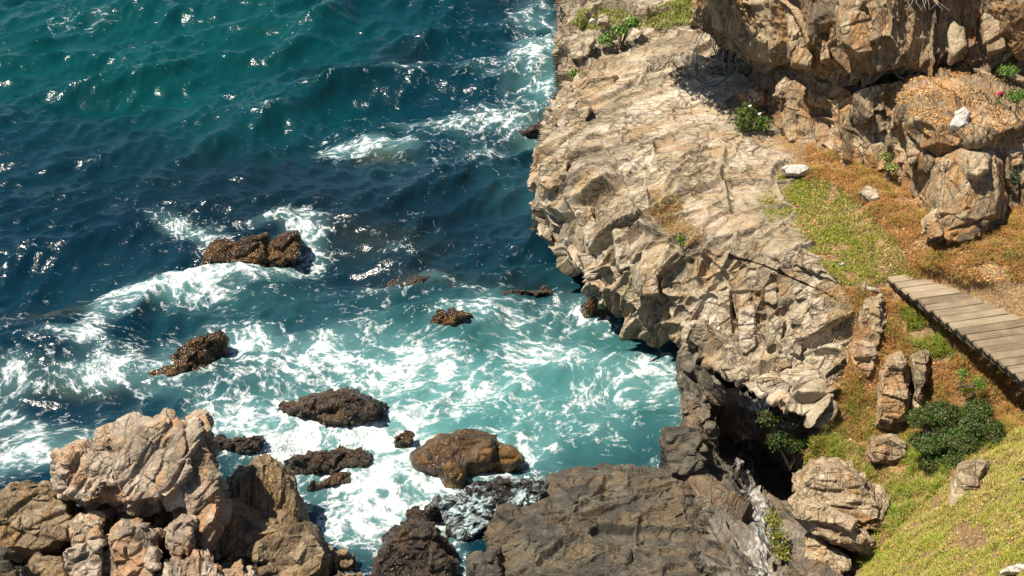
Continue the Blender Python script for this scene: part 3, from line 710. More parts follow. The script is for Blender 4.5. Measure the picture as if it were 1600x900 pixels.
rock('stone', [([(508,905),(530,890),(562,893),(570,920),(512,925)],.25,0)], MR_brown, 'flat tan stone at the bottom edge beside the black rock', REC_W, base=(535,920), z=.05, cat='stone', voxel=.025)

# rocks around the gully and the bank
REC_F = make_rec((.3, 1.0, .9), n=(0.15, -0.1, 0.98), s=(1, 0.3, 0), a1=.03, a2=.014, crack=.09, lump=.03, grain=.012)
rock('bank_rock', [([(1336,508),(1348,466),(1378,460),(1388,510),(1374,562),(1358,602),(1336,608),(1328,560)],.38,.32)], MR_upper, 'column of cracked rock in dry grass below the near end of the boardwalk', REC_F, base=(1350,604), z=4.0, cat='rock', voxel=.022)
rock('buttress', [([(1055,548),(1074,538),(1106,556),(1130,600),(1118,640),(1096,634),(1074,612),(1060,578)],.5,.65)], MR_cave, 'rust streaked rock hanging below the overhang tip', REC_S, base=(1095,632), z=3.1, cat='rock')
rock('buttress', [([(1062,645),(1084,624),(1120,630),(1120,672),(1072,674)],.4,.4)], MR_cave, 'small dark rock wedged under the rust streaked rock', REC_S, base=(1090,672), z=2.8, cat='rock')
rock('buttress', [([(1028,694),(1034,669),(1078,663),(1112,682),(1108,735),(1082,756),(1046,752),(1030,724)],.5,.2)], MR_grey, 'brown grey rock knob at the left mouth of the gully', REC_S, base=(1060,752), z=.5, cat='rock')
blocks('ledge_rock', [
  ([([(1243,742),(1262,712),(1310,716),(1358,748),(1390,795),(1392,822),(1362,832),(1318,816),(1268,784),(1248,768)],.5,.25)], None, REC_H),
  ([([(1236,780),(1246,764),(1290,796),(1332,826),(1372,846),(1362,868),(1318,852),(1272,828),(1242,804)],.45,-.1)], None, REC_H),
  ([([(1262,826),(1284,840),(1304,868),(1296,905),(1262,900),(1252,850)],.35,.1)], None, REC_H),
  ([([(1268,880),(1298,862),(1324,884),(1318,915),(1290,930),(1270,915)],.3,-.1)], None, REC_H)],
  MR_upper, 'stack of layered tan rock ledges jutting out under the lower grass bank', 2.85, (1320,850), cat='rock', voxel=.025)
blocks('bank_rock', [
  ([([(1364,668),(1370,600),(1384,556),(1408,546),(1418,560),(1424,610),(1420,660),(1396,676)],.45,.55)], None, REC_F),
  ([([(1424,556),(1440,545),(1452,550),(1452,600),(1440,640),(1424,620)],.4,.6)], None, REC_F),
  ([([(1352,708),(1362,682),(1392,678),(1426,696),(1424,718),(1392,728),(1358,724)],.35,.3)], None, REC_F)],
  MR_upper, 'column of tan rock with a block at its foot, in the bank below the boardwalk', 3.45, (1395,715), cat='rock', voxel=.025)
rock('bank_rock', [([(1478,800),(1490,748),(1500,722),(1522,716),(1546,719),(1534,760),(1520,796),(1498,806)],.4,.42)], MR_upper, 'upright flat tan rock in the lower grass bank', REC_F, base=(1500,800), z=4.0, cat='rock', voxel=.025)
blocks('boulder', [
  ([([(1448,312),(1462,246),(1498,218),(1540,224),(1566,252),(1574,310),(1566,345),(1530,358),(1456,345)],.7,.1)], None, None),
  ([([(1446,345),(1456,322),(1500,330),(1560,340),(1548,376),(1502,388),(1462,378)],.4,-.05)], None, REC_S),
  ([([(1514,250),(1530,240),(1548,248),(1546,266),(1524,276),(1512,270)],.22,-.5)], None, REC_S)],
  MR_upper, 'big square ochre boulder standing over the path behind the boardwalk', 5.55, (1505,385), rec=make_rec((.7,1.2,1.2),(0.8,.45,.2),(.1,.2,.95),.035,.012,crack=.1,lump=.03), voxel=.025)
# ================================================================== boardwalk
def wood(name, a, b_, seed):
    t = NT(name)
    pos = t.n('TexCoord').outputs['Object']
    oi = t.n('ObjectInfo').outputs['Random']
    v = t.n('VectorMath', {0: pos, 1: t.n('CombineXYZ', {0: t.math('MULTIPLY', oi, 37.0), 1: t.math('MULTIPLY', oi, 11.0)}).outputs[0]}, operation='ADD').outputs[0]
    g = t.noise(t.mapping(v, (1.2, 26, 26)), 2.0, 6, 0.6, 0.6)
    w = t.noise(v, 2.5, 5, 0.6)
    f = t.math('MULTIPLY_ADD', g, 0.6, t.math('MULTIPLY_ADD', w, 0.4, t.math('MULTIPLY_ADD', oi, 0.3, -0.15)))
    col = t.ramp(f, [(0.28, a), (0.62, b_), (0.85, (0.38, 0.335, 0.26))])
    col = t.mix(t.ramp(t.noise(v, 5, 4, 0.6), [(0.55, 0.0), (0.75, 0.5)]), col, (0.30, 0.20, 0.10))
    bp = t.n('Bump', {'Height': g, 'Strength': 0.5, 'Distance': 0.01})
    b = t.n('BsdfPrincipled', {'Base Color': col, 'Roughness': 0.8, 'Specular IOR Level': 0.2, 'Normal': bp.outputs[0]})
    t.link(b.outputs[0], t.out.inputs[0]); return t.m
M_wood = wood('weathered_plank', (0.12, 0.088, 0.055), (0.28, 0.22, 0.145), 1)
M_beam = wood('dark_beam', (0.06, 0.05, 0.04), (0.12, 0.10, 0.07), 2)
def box_mesh(name, l, w, h, bev=0.006, jit=0.0, sd=0):
    bm = bmesh.new(); bmesh.ops.create_cube(bm, size=1)
    bmesh.ops.scale(bm, vec=(l, w, h), verts=bm.verts)
    bmesh.ops.bevel(bm, geom=list(bm.edges), offset=bev, segments=1, affect='EDGES')
    r_ = random.Random(sd)
    for v in bm.verts: v.co += Vector((r_.uniform(-1, 1) * 3, r_.uniform(-1, 1), r_.uniform(-1, 1))) * jit
    me = bpy.data.meshes.new(name); bm.to_mesh(me); bm.free(); return me
WZ = 5.08
A0, A1 = Vector(PZ(1385, 432, WZ)), Vector(PZ(1600, 593, WZ))
bd = (Vector(PZ(1611, 503, WZ)) - Vector(PZ(1500, 519, WZ))); plen = bd.length; bd.normalize()
step = (A1 - A0) / 17.0
side = Vector((-bd.y, bd.x, 0)); pw = abs(step.dot(side))
walk = empty('boardwalk', tuple(A0 + Vector((0, 0, -.1)))); tag(walk, 'weathered grey plank boardwalk bridging the gully head at the right edge', 'boardwalk')
ang = math.atan2(bd.y, bd.x)
pm = [box_mesh('plank', plen * min(1, .5 + .055 * k), pw - 0.014, 0.042, 0.006, 0.003, k) for k in range(27)]
for i in range(-0, 27):
    o = obj('plank', pm[i], M_wood, walk)
    c = A0 + step * (i + 0.5) + bd * (plen * min(1, .5 + .055 * i) / 2 + random.uniform(-.015, .015)) + Vector((0, 0, -0.021 + random.uniform(-.007, .007)))
    o.location = c - walk.location; o.rotation_euler = (random.uniform(-.006, .006), random.uniform(-.004, .004), ang + random.uniform(-.008, .008))
sdir = step.normalized(); blen = (step * 27).length
for k, off in enumerate((0.10, plen - 0.14)):
    o = obj('beam', box_mesh('beam', blen, 0.07, 0.13, .005), M_beam, walk)
    o.location = A0 + step * 13.5 + bd * off + Vector((0, 0, -.109)) - walk.location; o.rotation_euler = (0, 0, math.atan2(sdir.y, sdir.x))
for k in (9, 17, 25):
    o = obj('post', box_mesh('post', 0.09, 0.09, 1.1, .006), M_beam, walk)
    o.location = A0 + step * k + bd * (plen * .62) + Vector((0, 0, -.72)) - walk.location; o.rotation_euler = (0, 0, ang)

# ================================================================== vegetation helpers
def leaf_material(name, rough=0.6, trans=0.3):
    t = NT(name)
    col = t.attr('col', 'Color')
    b = t.n('BsdfPrincipled', {'Base Color': col, 'Roughness': rough, 'Specular IOR Level': 0.25})
    tr = t.n('BsdfTranslucent', {'Color': col})
    m = t.n('MixShader', {0: trans, 1: b.outputs[0], 2: tr.outputs[0]})
    t.link(m.outputs[0], t.out.inputs[0]); return t.m
M_blade = leaf_material('grass_blades', 0.6, 0.3)
M_litter = leaf_material('dead_leaves', 0.8, 0.1)
M_leaf = leaf_material('green_leaves', 0.4, 0.25)
def inpoly(px, py, poly):
    r = np.zeros(len(px), bool); j = len(poly) - 1
    for i in range(len(poly)):
        xi, yi = poly[i]; xj, yj = poly[j]
        c = ((yi > py) != (yj > py)) & (px < (xj - xi) * (py - yi) / (yj - yi + 1e-9) + xi)
        r ^= c; j = i
    return r
def sample_grid(G, n, gen):
    """points spread evenly over a relief grid, with its normals"""
    a, b_ = G[1:, :-1] - G[:-1, :-1], G[:-1, 1:] - G[:-1, :-1]
    ar = np.linalg.norm(np.cross(a, b_), axis=2).ravel()
    idx = gen.choice(len(ar), n, p=ar / ar.sum())
    i, j = idx // (G.shape[1] - 1), idx % (G.shape[1] - 1)
    u, v = gen.random(n)[:, None], gen.random(n)[:, None]
    P = G[i, j] + a[i, j] * u + b_[i, j] * v
    N = np.cross(a[i, j], b_[i, j]); N /= np.linalg.norm(N, axis=1, keepdims=True) + 1e-9
    N[N[:, 2] < 0] *= -1
    return P, N
def unit(a): return a / (np.linalg.norm(a, axis=1, keepdims=True) + 1e-9)
def blades_mesh(name, P, up, L, w, col, gen, lean=0.6, droop=0.3):
    n = len(P)
    th = gen.random(n) * 6.283
    side = np.stack([np.cos(th), np.sin(th), np.zeros(n)], 1)
    fw = np.stack([-np.sin(th), np.cos(th), np.zeros(n)], 1)
    ln = gen.normal(0, lean, n)[:, None]
    d = unit(up + fw * ln)
    mid = P + d * (L * 0.55)[:, None]
    d2 = unit(d + fw * np.sign(ln) * droop * 2 - np.array([0, 0, droop]))
    tip = mid + d2 * (L * 0.5)[:, None]
    s = side * (w * 0.5)[:, None]
    V = np.stack([P - s, P + s, mid + s * .7, mid - s * .7, tip], 1).reshape(-1, 3)
    k = np.arange(n)[:, None] * 5
    F = np.concatenate([k + np.array([[0, 1, 2]]), k + np.array([[0, 2, 3]]), k + np.array([[3, 2, 4]])], 0)
    me = mesh_np(name, V, F, False)
    attr(me, 'col', np.repeat(col, 5, 0)); return me
def quads_mesh(name, P, N, size, col, gen, aspect=0.55, curl=0.3):
    n = len(P)
    r = unit(gen.normal(size=(n, 3))); a = unit(np.cross(N, r)); b_ = np.cross(N, a)
    s = size[:, None]
    V = np.stack([P - a * s, P + b_ * s * aspect + N * s * curl * gen.normal(0, 1, (n, 1)), P + a * s, P - b_ * s * aspect + N * s * curl * gen.normal(0, 1, (n, 1))], 1).reshape(-1, 3)
    k = np.arange(n)[:, None] * 4
    F = np.concatenate([k + np.array([[0, 1, 2]]), k + np.array([[0, 2, 3]])], 0)
    me = mesh_np(name, V, F, False); attr(me, 'col', np.repeat(col, 4, 0)); return me
def palette(gen, n, cols, jit=0.18):
    c = np.array(cols)[gen.integers(0, len(cols), n)]
    return np.clip(c * (1 + gen.normal(0, jit, (n, 1))) * (1 + gen.normal(0, jit * .4, (n, 3))), 0.004, 0.9)
GREENS = [(0.13, 0.21, 0.02), (0.20, 0.27, 0.028), (0.28, 0.31, 0.04), (0.09, 0.15, 0.018)]
LAWN = [(0.32, 0.31, 0.04), (0.40, 0.35, 0.06), (0.24, 0.27, 0.03), (0.44, 0.36, 0.10)]
STRAW = [(0.46, 0.34, 0.14), (0.40, 0.27, 0.10), (0.52, 0.42, 0.20), (0.30, 0.18, 0.07)]
RUST = [(0.44, 0.21, 0.06), (0.34, 0.145, 0.045), (0.52, 0.28, 0.085), (0.24, 0.11, 0.05)]
TAN = [(0.50, 0.34, 0.16), (0.42, 0.26, 0.11), (0.58, 0.44, 0.26), (0.32, 0.19, 0.09)]

g = np.random.default_rng(3)
# visible part of the bank only
SUB = TG[10:380, :235]
P, N = sample_grid(SUB, 520000, g)
px, py = proj(P)
keep = (px < 1660) & (py < 960); P, N, px, py = P[keep], N[keep], px[keep], py[keep]
nz = fbm(P * 1.5, 3, 61); nz2 = fbm(P * 4.0, 2, 64)
wob = 22 * nz
def zone(poly): return inpoly(px + wob, py - wob, poly)
green_path = zone([(1180,300),(1225,268),(1262,276),(1330,300),(1372,345),(1405,385),(1425,428),(1390,446),(1330,444),(1280,425),(1235,385),(1190,335)])
lawn = zone([(1620,610),(1560,690),(1500,740),(1430,800),(1380,850),(1330,915),(1300,990),(1700,990),(1700,600)])
lower = zone([(1330,600),(1395,640),(1440,720),(1560,690),(1620,620),(1430,830),(1390,870),(1300,900),(1250,760),(1260,700)]) & ~lawn
clump = zone([(1395,490),(1425,478),(1470,510),(1500,545),(1490,570),(1420,545)]) | zone([(1500,610),(1525,600),(1540,630),(1515,640)])
edge_dry = zone([(1290,450),(1350,445),(1385,470),(1345,560),(1330,640),(1290,660),(1300,560)])
under = zone([(1385,440),(1450,480),(1620,605),(1620,640),(1540,600),(1420,520)])
bank = zone([(1330,450),(1400,460),(1440,480),(1620,610),(1600,670),(1540,690),(1440,690),(1400,715),(1340,700),(1300,640),(1320,560)]) & ~clump & (nz > -.3)
slope = (py < 440) & ~green_path & (px > 1260)
u = g.random(len(P))
def take(mask, dens): return mask & (u < dens)
up = unit(0.55 * N + np.array([0, 0, 0.6]))
sel = take(green_path, 0.75 + 0 * u) & (nz2 > -0.25)
k = sel.sum(); c = np.where((g.random(k) < np.clip(0.74 + 0.9 * nz[sel], .3, .97))[:, None], palette(g, k, GREENS + LAWN[:3]), palette(g, k, STRAW))
tag(obj('grass', blades_mesh('grass', P[sel], up[sel], g.uniform(.025, .075, k), g.uniform(.008, .016, k), c, g, .8), M_blade), 'short green and straw coloured grass on the path terrace', 'grass', kind='stuff')
sel = take(lawn, .95 + 0 * u) & (nz2 > -.34) & ~((np.abs(px - 1512) < 26 + 40 * nz2) & (np.abs(py - 838) < 18 + 40 * nz2)); k = sel.sum()
c = np.where((g.random(k) < np.clip(0.75 + 0.8 * nz[sel], .3, .98))[:, None], palette(g, k, LAWN + GREENS[1:3]), palette(g, k, STRAW))
tag(obj('lawn', blades_mesh('lawn', P[sel], up[sel], g.uniform(.02, .06, k) * np.clip(1 + 2.4 * nz2[sel], .4, 2.2), g.uniform(.008, .016, k), c, g, .8), M_blade), 'sunlit yellow green turf in the lower right corner', 'grass', kind='stuff')
sel = take(lower | clump, .85 + 0 * u) & (nz2 > -.32); k = sel.sum()
c = np.where((g.random(k) < np.clip(0.58 + 1.1 * nz2[sel] + .3 * clump[sel], .1, .95))[:, None], palette(g, k, GREENS + LAWN[1:3]), palette(g, k, STRAW + RUST[:1]))
tag(obj('long_grass', blades_mesh('long_grass', P[sel], up[sel], g.uniform(.05, .14, k) * np.clip(1 + 2.0 * nz2[sel], .4, 2.0), g.uniform(.006, .012, k), c, g, .7, .4), M_blade), 'longer mixed green and dry grass in the hollow below the boardwalk', 'grass', kind='stuff')
sel = take(bank | edge_dry, .85 + 0 * u) | take(slope & (nz > -.25), .9 + 0 * u); k = sel.sum()
c = np.where((g.random(k) < np.clip(.1 + .8 * (nz2[sel] - .1), 0, .6))[:, None], palette(g, k, GREENS), palette(g, k, STRAW[:2] + RUST + RUST))
tag(obj('dry_grass', blades_mesh('dry_grass', P[sel], unit(0.8 * N[sel] + np.array([-.25, -.35, .15])), g.uniform(.05, .15, k) * np.clip(1 + 2.2 * nz2[sel], .4, 2.0), g.uniform(.005, .011, k), c, g, .9, .6), M_blade), 'matted orange dry grass on the banks above and below the boardwalk', 'grass', kind='stuff')
sel = take(slope | bank, .09 + 0 * u) | take(green_path | lower, .05 + 0 * u) | take(lawn, .012 + 0 * u); k = sel.sum()
c = palette(g, k, TAN[:2] + TAN[3:] + RUST)
tag(obj('leaf_litter', quads_mesh('leaf_litter', P[sel] + N[sel] * g.uniform(.004, .03, (k, 1)), unit(N[sel] + g.normal(0, .45, (k, 3))), g.uniform(.010, .030, k), c, g), M_litter), 'tan fallen leaves strewn over the banks', 'leaf litter', kind='stuff')
# litter on the rock shelf
P2, N2 = sample_grid(LG[:, :80], 26000, g)
x2, y2 = proj(P2); s2 = (N2[:, 2] > .62) & (x2 > 1395) & (y2 < 215) & (fbm(P2 * 3, 2, 5) > -.08); P2, N2 = P2[s2], N2[s2]; k = len(P2)
tag(obj('leaf_litter', quads_mesh('leaf_litter', P2 + N2 * g.uniform(.004, .03, (k, 1)), unit(N2 + g.normal(0, .45, (k, 3))), g.uniform(.010, .028, k), palette(g, k, TAN[:2] + RUST), g), M_litter), 'dead leaves on the rock shelf under the upper cliff', 'leaf litter', kind='stuff')
# ================================================================== blocks standing proud of the headland
hv = HG[:, 14:516].reshape(-1, 3); hx, hy = proj(hv); ht = (hv - CAM) @ FWD
def surf_t(px, py, r=6):
    m = (np.abs(hx - px) < r) & (np.abs(hy - py) < r)
    return ht[m].min() if m.any() else None
REC_B = make_rec((0.5, 0.8, 0.7), a1=0.03, a2=0.016, crack=0.04, lump=0.03, grain=0.012)
BL = [
 [(1064,506),(1104,500),(1118,534),(1090,545),(1066,530)],
 [(1120,456),(1140,450),(1150,538),(1132,552),(1118,540)], [(1152,482),(1180,472),(1186,545),(1164,560),(1152,540)],
 [(1122,572),(1168,574),(1172,594),(1140,598)], [(1176,588),(1214,586),(1240,602),(1232,628),(1184,614)],
 [(1190,446),(1215,440),(1214,478),(1193,474)], [(1213,462),(1236,462),(1235,485),(1214,484)], [(1238,450),(1262,449),(1263,468),(1239,470)],
 [(1230,490),(1256,487),(1258,512),(1234,508)], [(1264,470),(1286,465),(1288,494),(1267,492)], [(1200,482),(1228,502),(1222,540),(1196,548)],
 [(1240,516),(1264,526),(1250,560),(1234,554)], [(1266,540),(1288,550),(1272,580),(1257,570)], [(1200,556),(1226,548),(1238,574),(1212,582)],
 [(838,256),(864,243),(890,250),(888,290),(862,304),(842,290)], [(836,336),(856,344),(864,380),(846,370)], [(864,170),(900,154),(926,166),(916,200),(884,214),(864,196)],
 [(888,129),(918,120),(964,117),(968,134),(926,142),(892,143)], [(884,60),(900,52),(930,60),(920,90),(892,96)], [(900,330),(925,320),(940,372),(916,384)],
 [(955,360),(984,352),(992,420),(966,428)], [(985,300),(1012,292),(1018,330),(992,334)], [(1000,420),(1026,410),(1030,462),(1006,462)], [(900,395),(930,392),(946,432),(915,438)],
]
for k, ol in enumerate(BL):
    c = np.mean(ol, 0); tt = surf_t(*c)
    if tt is None: continue
    o_ = np.array(ol, float)
    ext = max(np.ptp(o_[:, 0]), np.ptp(o_[:, 1])) / 2462 * tt
    dd = 0.10 + 0.12 * ext
    me = hull_rock([outline_set(ol, tt + 0.85 * dd, dd, 0.85)], 0.02, REC_B, 900 + k)
    b_ = obj('rock_block', me, MR_cliff, headland)

def add_blocks(G_, polys, parent, mat, seed, prot=0.6):
    v = G_.reshape(-1, 3); x, y = proj(v); tt_ = (v - CAM) @ FWD
    for k, ol in enumerate(polys):
        c = np.mean(ol, 0); m = (np.abs(x - c[0]) < 8) & (np.abs(y - c[1]) < 8)
        if not m.any(): continue
        o_ = np.array(ol, float); tt = np.median(tt_[m][tt_[m] < tt_[m].min() + .8])
        dd = 0.10 + 0.16 * max(np.ptp(o_[:, 0]), np.ptp(o_[:, 1])) / 2462 * tt
        obj('rock_block', hull_rock([outline_set(ol, tt + dd * prot, dd, 0.82)], 0.022, REC_B, seed + k), mat, parent)
add_blocks(UG, [[(1262,140),(1275,122),(1302,126),(1308,160),(1290,172),(1264,162)], [(1205,150),(1225,120),(1262,122),(1258,150),(1225,160)], [(1308,170),(1330,152),(1350,175),(1352,230),(1325,236),(1310,205)],
   [(1216,200),(1240,165),(1262,180),(1262,215),(1232,225)], [(1265,175),(1300,178),(1305,230),(1275,240)], [(1225,20),(1262,5),(1275,60),(1270,112),(1235,105)], [(1280,35),(1297,30),(1300,95),(1282,100)],
   [(1140,-10),(1185,-15),(1200,40),(1180,60),(1150,30)], [(1300,-20),(1350,-20),(1385,30),(1385,85),(1340,95),(1310,70)], [(1480,20),(1505,10),(1510,95),(1484,100)], [(1530,-5),(1570,0),(1575,80),(1540,92)]], upper_cliff, MR_upper, 1300)
add_blocks(LG, [[(1360,168),(1390,150),(1402,200),(1372,216)], [(1408,190),(1440,180),(1450,240),(1420,262)], [(1360,225),(1392,218),(1400,262),(1368,272)], [(1560,215),(1600,205),(1605,260),(1570,268)]], rock_shelf, MR_upper, 1400)
# ================================================================== small stones
MR_pale = rock_material('pale_stone', (0.45, 0.41, 0.35), (0.66, 0.62, 0.55), (0.78, 0.75, 0.70), (0.5, 0.38, 0.22), 0.3)
REC_T = make_rec((0.2, 0.3, 0.25), a1=0.012, a2=0.006, crack=0.01, lump=0.015, grain=0.004)
def stone(ol, d, z, base, label, mat=MR_pale, vox=0.014):
    return rock('stone', [(ol, d, 0)], mat, label, REC_T, base=base, z=z, cat='stone', voxel=vox, skirt=.06)
stone([(1219,263),(1228,257),(1262,258),(1266,265),(1250,273),(1226,272)], .14, 5.42, (1242,272), 'flat white stone at the top of the green path')
stone([(1484,196),(1492,176),(1506,166),(1517,174),(1514,192),(1498,203)], .12, 7.27, (1498,203), 'largest white stone on the litter covered shelf, rounded')
stone([(1455,178),(1462,170),(1480,169),(1480,180),(1464,183)], .08, 7.23, (1466,183), 'flat white stone left of the rounded white one')
stone([(1483,158),(1487,148),(1496,147),(1493,160)], .05, 7.26, (1488,160), 'small grey chip of stone behind the flat white stone', MR_left)
stone([(1509,153),(1518,142),(1538,140),(1530,152)], .08, 7.29, (1518,155), 'pale angular slab stone behind the rounded white stone', MR_left)
stone([(1584,122),(1586,96),(1594,86),(1606,88),(1604,118)], .1, 7.32, (1594,122), 'upright pale stone on the shelf by the right edge', MR_left)
stone([(934,36),(934,24),(942,20),(952,26),(952,36)], .1, 5.55, (942,37), 'round tan stone in the far grass patch', MR_left)
stone([(921,33),(924,29),(930,30),(929,34)], .05, 5.55, (925,34), 'tiny white stone beside the round tan stone')
stone([(1312,413),(1315,409),(1320,410),(1319,414)], .03, 5.2, (1316,414), 'white pebble on the green path')
stone([(1562,894),(1574,884),(1596,882),(1612,888),(1606,896)], .1, 5.25, (1586,896), 'white stone in the turf at the bottom right corner')
stone([(1593,747),(1598,742),(1606,744),(1604,750)], .04, 4.98, (1598,750), 'small white stone in the turf at the right edge')
stone([(1076,34),(1082,20),(1098,14),(1114,20),(1114,36),(1092,40)], .18, 5.6, (1094,40), 'reddish rock under the upper cliff beside the far grass', MR_upper)
stone([(1340,300),(1352,290),(1372,296),(1376,310),(1356,316)], .14, 5.5, (1356,316), 'half buried grey stone in the dry grass above the path', MR_cliff)
stone([(1150,146),(1170,136),(1196,142),(1200,158),(1172,166)], .2, 5.6, (1174,166), 'reddish stone at the cliff foot behind the white flowers', MR_upper)
# crushed drink can
def tube(pts, r0, r1, seg=6):
    pts = [np.array(p, float) for p in pts]; V, F = [], []
    for i, p in enumerate(pts):
        d = pts[min(i + 1, len(pts) - 1)] - pts[max(i - 1, 0)]; d /= np.linalg.norm(d) + 1e-9
        a = np.cross(d, [0.3, 0.5, 0.8]); a /= np.linalg.norm(a); b_ = np.cross(d, a)
        r = r0 + (r1 - r0) * i / max(1, len(pts) - 1)
        V += [p + r * (a * math.cos(6.283 * k / seg) + b_ * math.sin(6.283 * k / seg)) for k in range(seg)]
    for i in range(len(pts) - 1):
        for k in range(seg):
            F.append((i * seg + k, i * seg + (k + 1) % seg, (i + 1) * seg + (k + 1) % seg, (i + 1) * seg + k))
    return V, F
def tubes_mesh(name, lines, seg=5):
    V, F = [], []
    for pts, r0, r1 in lines:
        v, f = tube(pts, r0, r1, seg); k = len(V); V += v; F += [tuple(i + k for i in q) for q in f]
    return mesh_np(name, V, F)
def plain(name, col, rough=0.7, metal=0.0):
    t = NT(name); pos = t.n('NewGeometry').outputs['Position']
    c = t.mix(t.ramp(t.noise(pos, 22, 5, 0.65), [(0.35, 0.0), (0.7, 1.0)]), tuple(x * 0.6 for x in col), tuple(min(1, x * 1.25) for x in col))
    b = t.n('BsdfPrincipled', {'Base Color': c, 'Roughness': rough, 'Metallic': metal}); t.link(b.outputs[0], t.out.inputs[0]); return t.m
M_bark, M_root = plain('bark', (0.10, 0.075, 0.05)), plain('dry_root', (0.34, 0.29, 0.23))
c0, c1 = PZ(1556, 149, 7.36), PZ(1574, 141, 7.36)
c1 = c0 + (c1 - c0) / np.linalg.norm(c1 - c0) * 0.16
can = empty('drink_can', tuple(c0)); tag(can, 'crushed red drink can lying on the shelf', 'can')
sh = [(0.0, .02), (.01, .031), (.03, .034), (.07, .026), (.10, .032), (.15, .034), (.16, .026)]
V, F = [], []
ax = (c1 - c0) / .16; a_ = np.cross(ax, [0, 0, 1]); a_ /= np.linalg.norm(a_); b2 = np.cross(ax, a_)
for (l, r) in sh: V += [ax * l + r * (a_ * math.cos(.6283 * k) + b2 * math.sin(.6283 * k)) * (1 + .12 * math.sin(k * 2.1 + l * 60)) for k in range(10)]
for i in range(len(sh) - 1): F += [(i * 10 + k, i * 10 + (k + 1) % 10, i * 10 + 10 + (k + 1) % 10, i * 10 + 10 + k) for k in range(10)]
obj('body', mesh_np('body', V, F), plain('can_red', (0.42, 0.03, 0.07), 0.35), can)
lid = [tuple(ax * .161 + .027 * (a_ * math.cos(.6283 * k) + b2 * math.sin(.6283 * k))) for k in range(10)]
bml = bmesh.new(); bml.faces.new([bml.verts.new(v) for v in lid]); ml = bpy.data.meshes.new('lid'); bml.to_mesh(ml); bml.free()
obj('lid', ml, plain('can_metal', (0.6, 0.6, 0.6), 0.3, 1.0), can)

# ================================================================== plants
def plant(name, base, clumps, n, size, cols, label, cat='plant', aspect=0.5, stems=True, flowers=None, group=None, sub=14):
    """base: (px, py, z); clumps: (px, py, dy, rx, ry, rz) in metres round the base point"""
    gp = np.random.default_rng(abs(hash(label)) % 1000 if False else sum(map(ord, label)))
    b0 = PZ(*base)
    root = empty(name, tuple(b0)); tag(root, label, cat, group)
    Ps, Cs, Ns = [], [], []; lines = []
    for (cx, cy, dy, rx, ry, rz) in clumps:
        ctr = PY(cx, cy, b0[1] + dy) - b0
        m = max(8, n // len(clumps) // sub)
        d = unit(gp.normal(size=(m, 3))); d[:, 2] = np.abs(d[:, 2]) * .9 - .15
        cc = ctr + d * np.array([rx, ry, rz]) * gp.uniform(.55, 1.0, (m, 1))
        for q in cc:                                       # twig ends carry little sprays of leaves
            k = sub; off = gp.normal(0, size * 1.5, (k, 3))
            Ps.append(q + off); Cs.append(palette(gp, k, cols, .2) * gp.uniform(.7, 1.25)); Ns.append(unit(unit(q - ctr + 1e-3)[None, :] if False else (np.tile((q - ctr) / (np.linalg.norm(q - ctr) + 1e-6), (k, 1)) + np.array([0, 0, .5]) + gp.normal(0, .6, (k, 3)))))
        for q in cc[:max(3, m // 6)]:
            mid = ctr * .5 + q * .2 + gp.normal(0, .03, 3); lines.append(([np.zeros(3) - np.array([0, 0, .06]), mid, q], .010, .003))
    Pl, Cl, Nl = np.concatenate(Ps), np.concatenate(Cs), np.concatenate(Ns)
    me = quads_mesh('foliage', Pl, Nl, gp.uniform(.6, 1.2, len(Pl)) * size, Cl, gp, aspect, .25)
    obj('foliage', me, M_leaf, root)
    if stems and lines: obj('stem', tubes_mesh('stem', lines), M_bark, root)
    for (fx, fy, dy) in (flowers or []):
        p = PY(fx, fy, b0[1] + dy) - b0
        V, F = [], []
        for i, (r, h) in enumerate([(.005, -.03), (.012, 0.0), (.026, .025), (.036, .035)]):
            V += [p + np.array([r * math.cos(.7854 * k), r * math.sin(.7854 * k) - h * .3, h + (.02 * max(0, math.cos(.7854 * k)) if i == 3 else 0)]) for k in range(8)]
        for i in range(3): F += [(i * 8 + k, i * 8 + (k + 1) % 8, i * 8 + 8 + (k + 1) % 8, i * 8 + 8 + k) for k in range(8)]
        obj('flower', mesh_np('flower', V, F), M_petal, root)
        obj('flower_stalk', tubes_mesh('flower_stalk', [([p * np.array([.7, .7, 0]), p - np.array([0, 0, .03])], .008, .007)]), plain('stalk', (.10, .2, .05)), root)
    return root
M_petal = plain('white_petal', (0.72, 0.72, 0.66), 0.5)
DARKG = [(0.022, 0.055, 0.010), (0.035, 0.080, 0.014), (0.055, 0.11, 0.02), (0.09, 0.14, 0.03)]
BRIGHT = [(0.10, 0.20, 0.03), (0.16, 0.27, 0.05), (0.07, 0.14, 0.02)]
plant('bush', (1490,735,3.55), [(1448,692,.15,.26,.22,.2),(1500,690,.1,.34,.28,.26),(1545,672,.25,.24,.2,.24),(1472,648,.4,.3,.22,.26),(1528,645,.45,.24,.22,.24),(1505,718,-.1,.3,.2,.13),(1436,655,.3,.16,.16,.2),(1558,690,.1,.14,.12,.14),(1462,722,0,.2,.16,.12),(1485,675,.3,.34,.26,.3),(1515,665,.3,.3,.26,.3)], 52000, .018, DARKG + [(.10, .12, .03), (.12, .07, .03)], 'dark green bush in the hollow under the boardwalk', 'bush', sub=18)
oc = PZ(1120, 135, 5.4) + 3.6 * np.array(SUN)
ox, oy = proj(oc[None, :]); ox, oy = float(ox[0]), float(oy[0])
tr = PY(1128, -110, 29.4)
sh_ = plant('overhanging_shrub', (1128, -110, float(tr[2])), [(ox + dx, oy + dy, float(oc[1] - tr[1]) + dd, .65, .75, .3) for dx, dy, dd in ((0, 0, 0), (30, 10, -.5), (-20, -14, .5), (55, 30, -1.0), (22, -8, .2))], 11000, .06, DARKG[1:], 'wind bent shrub leaning out from the upper cliff over the slab', 'shrub', sub=10)
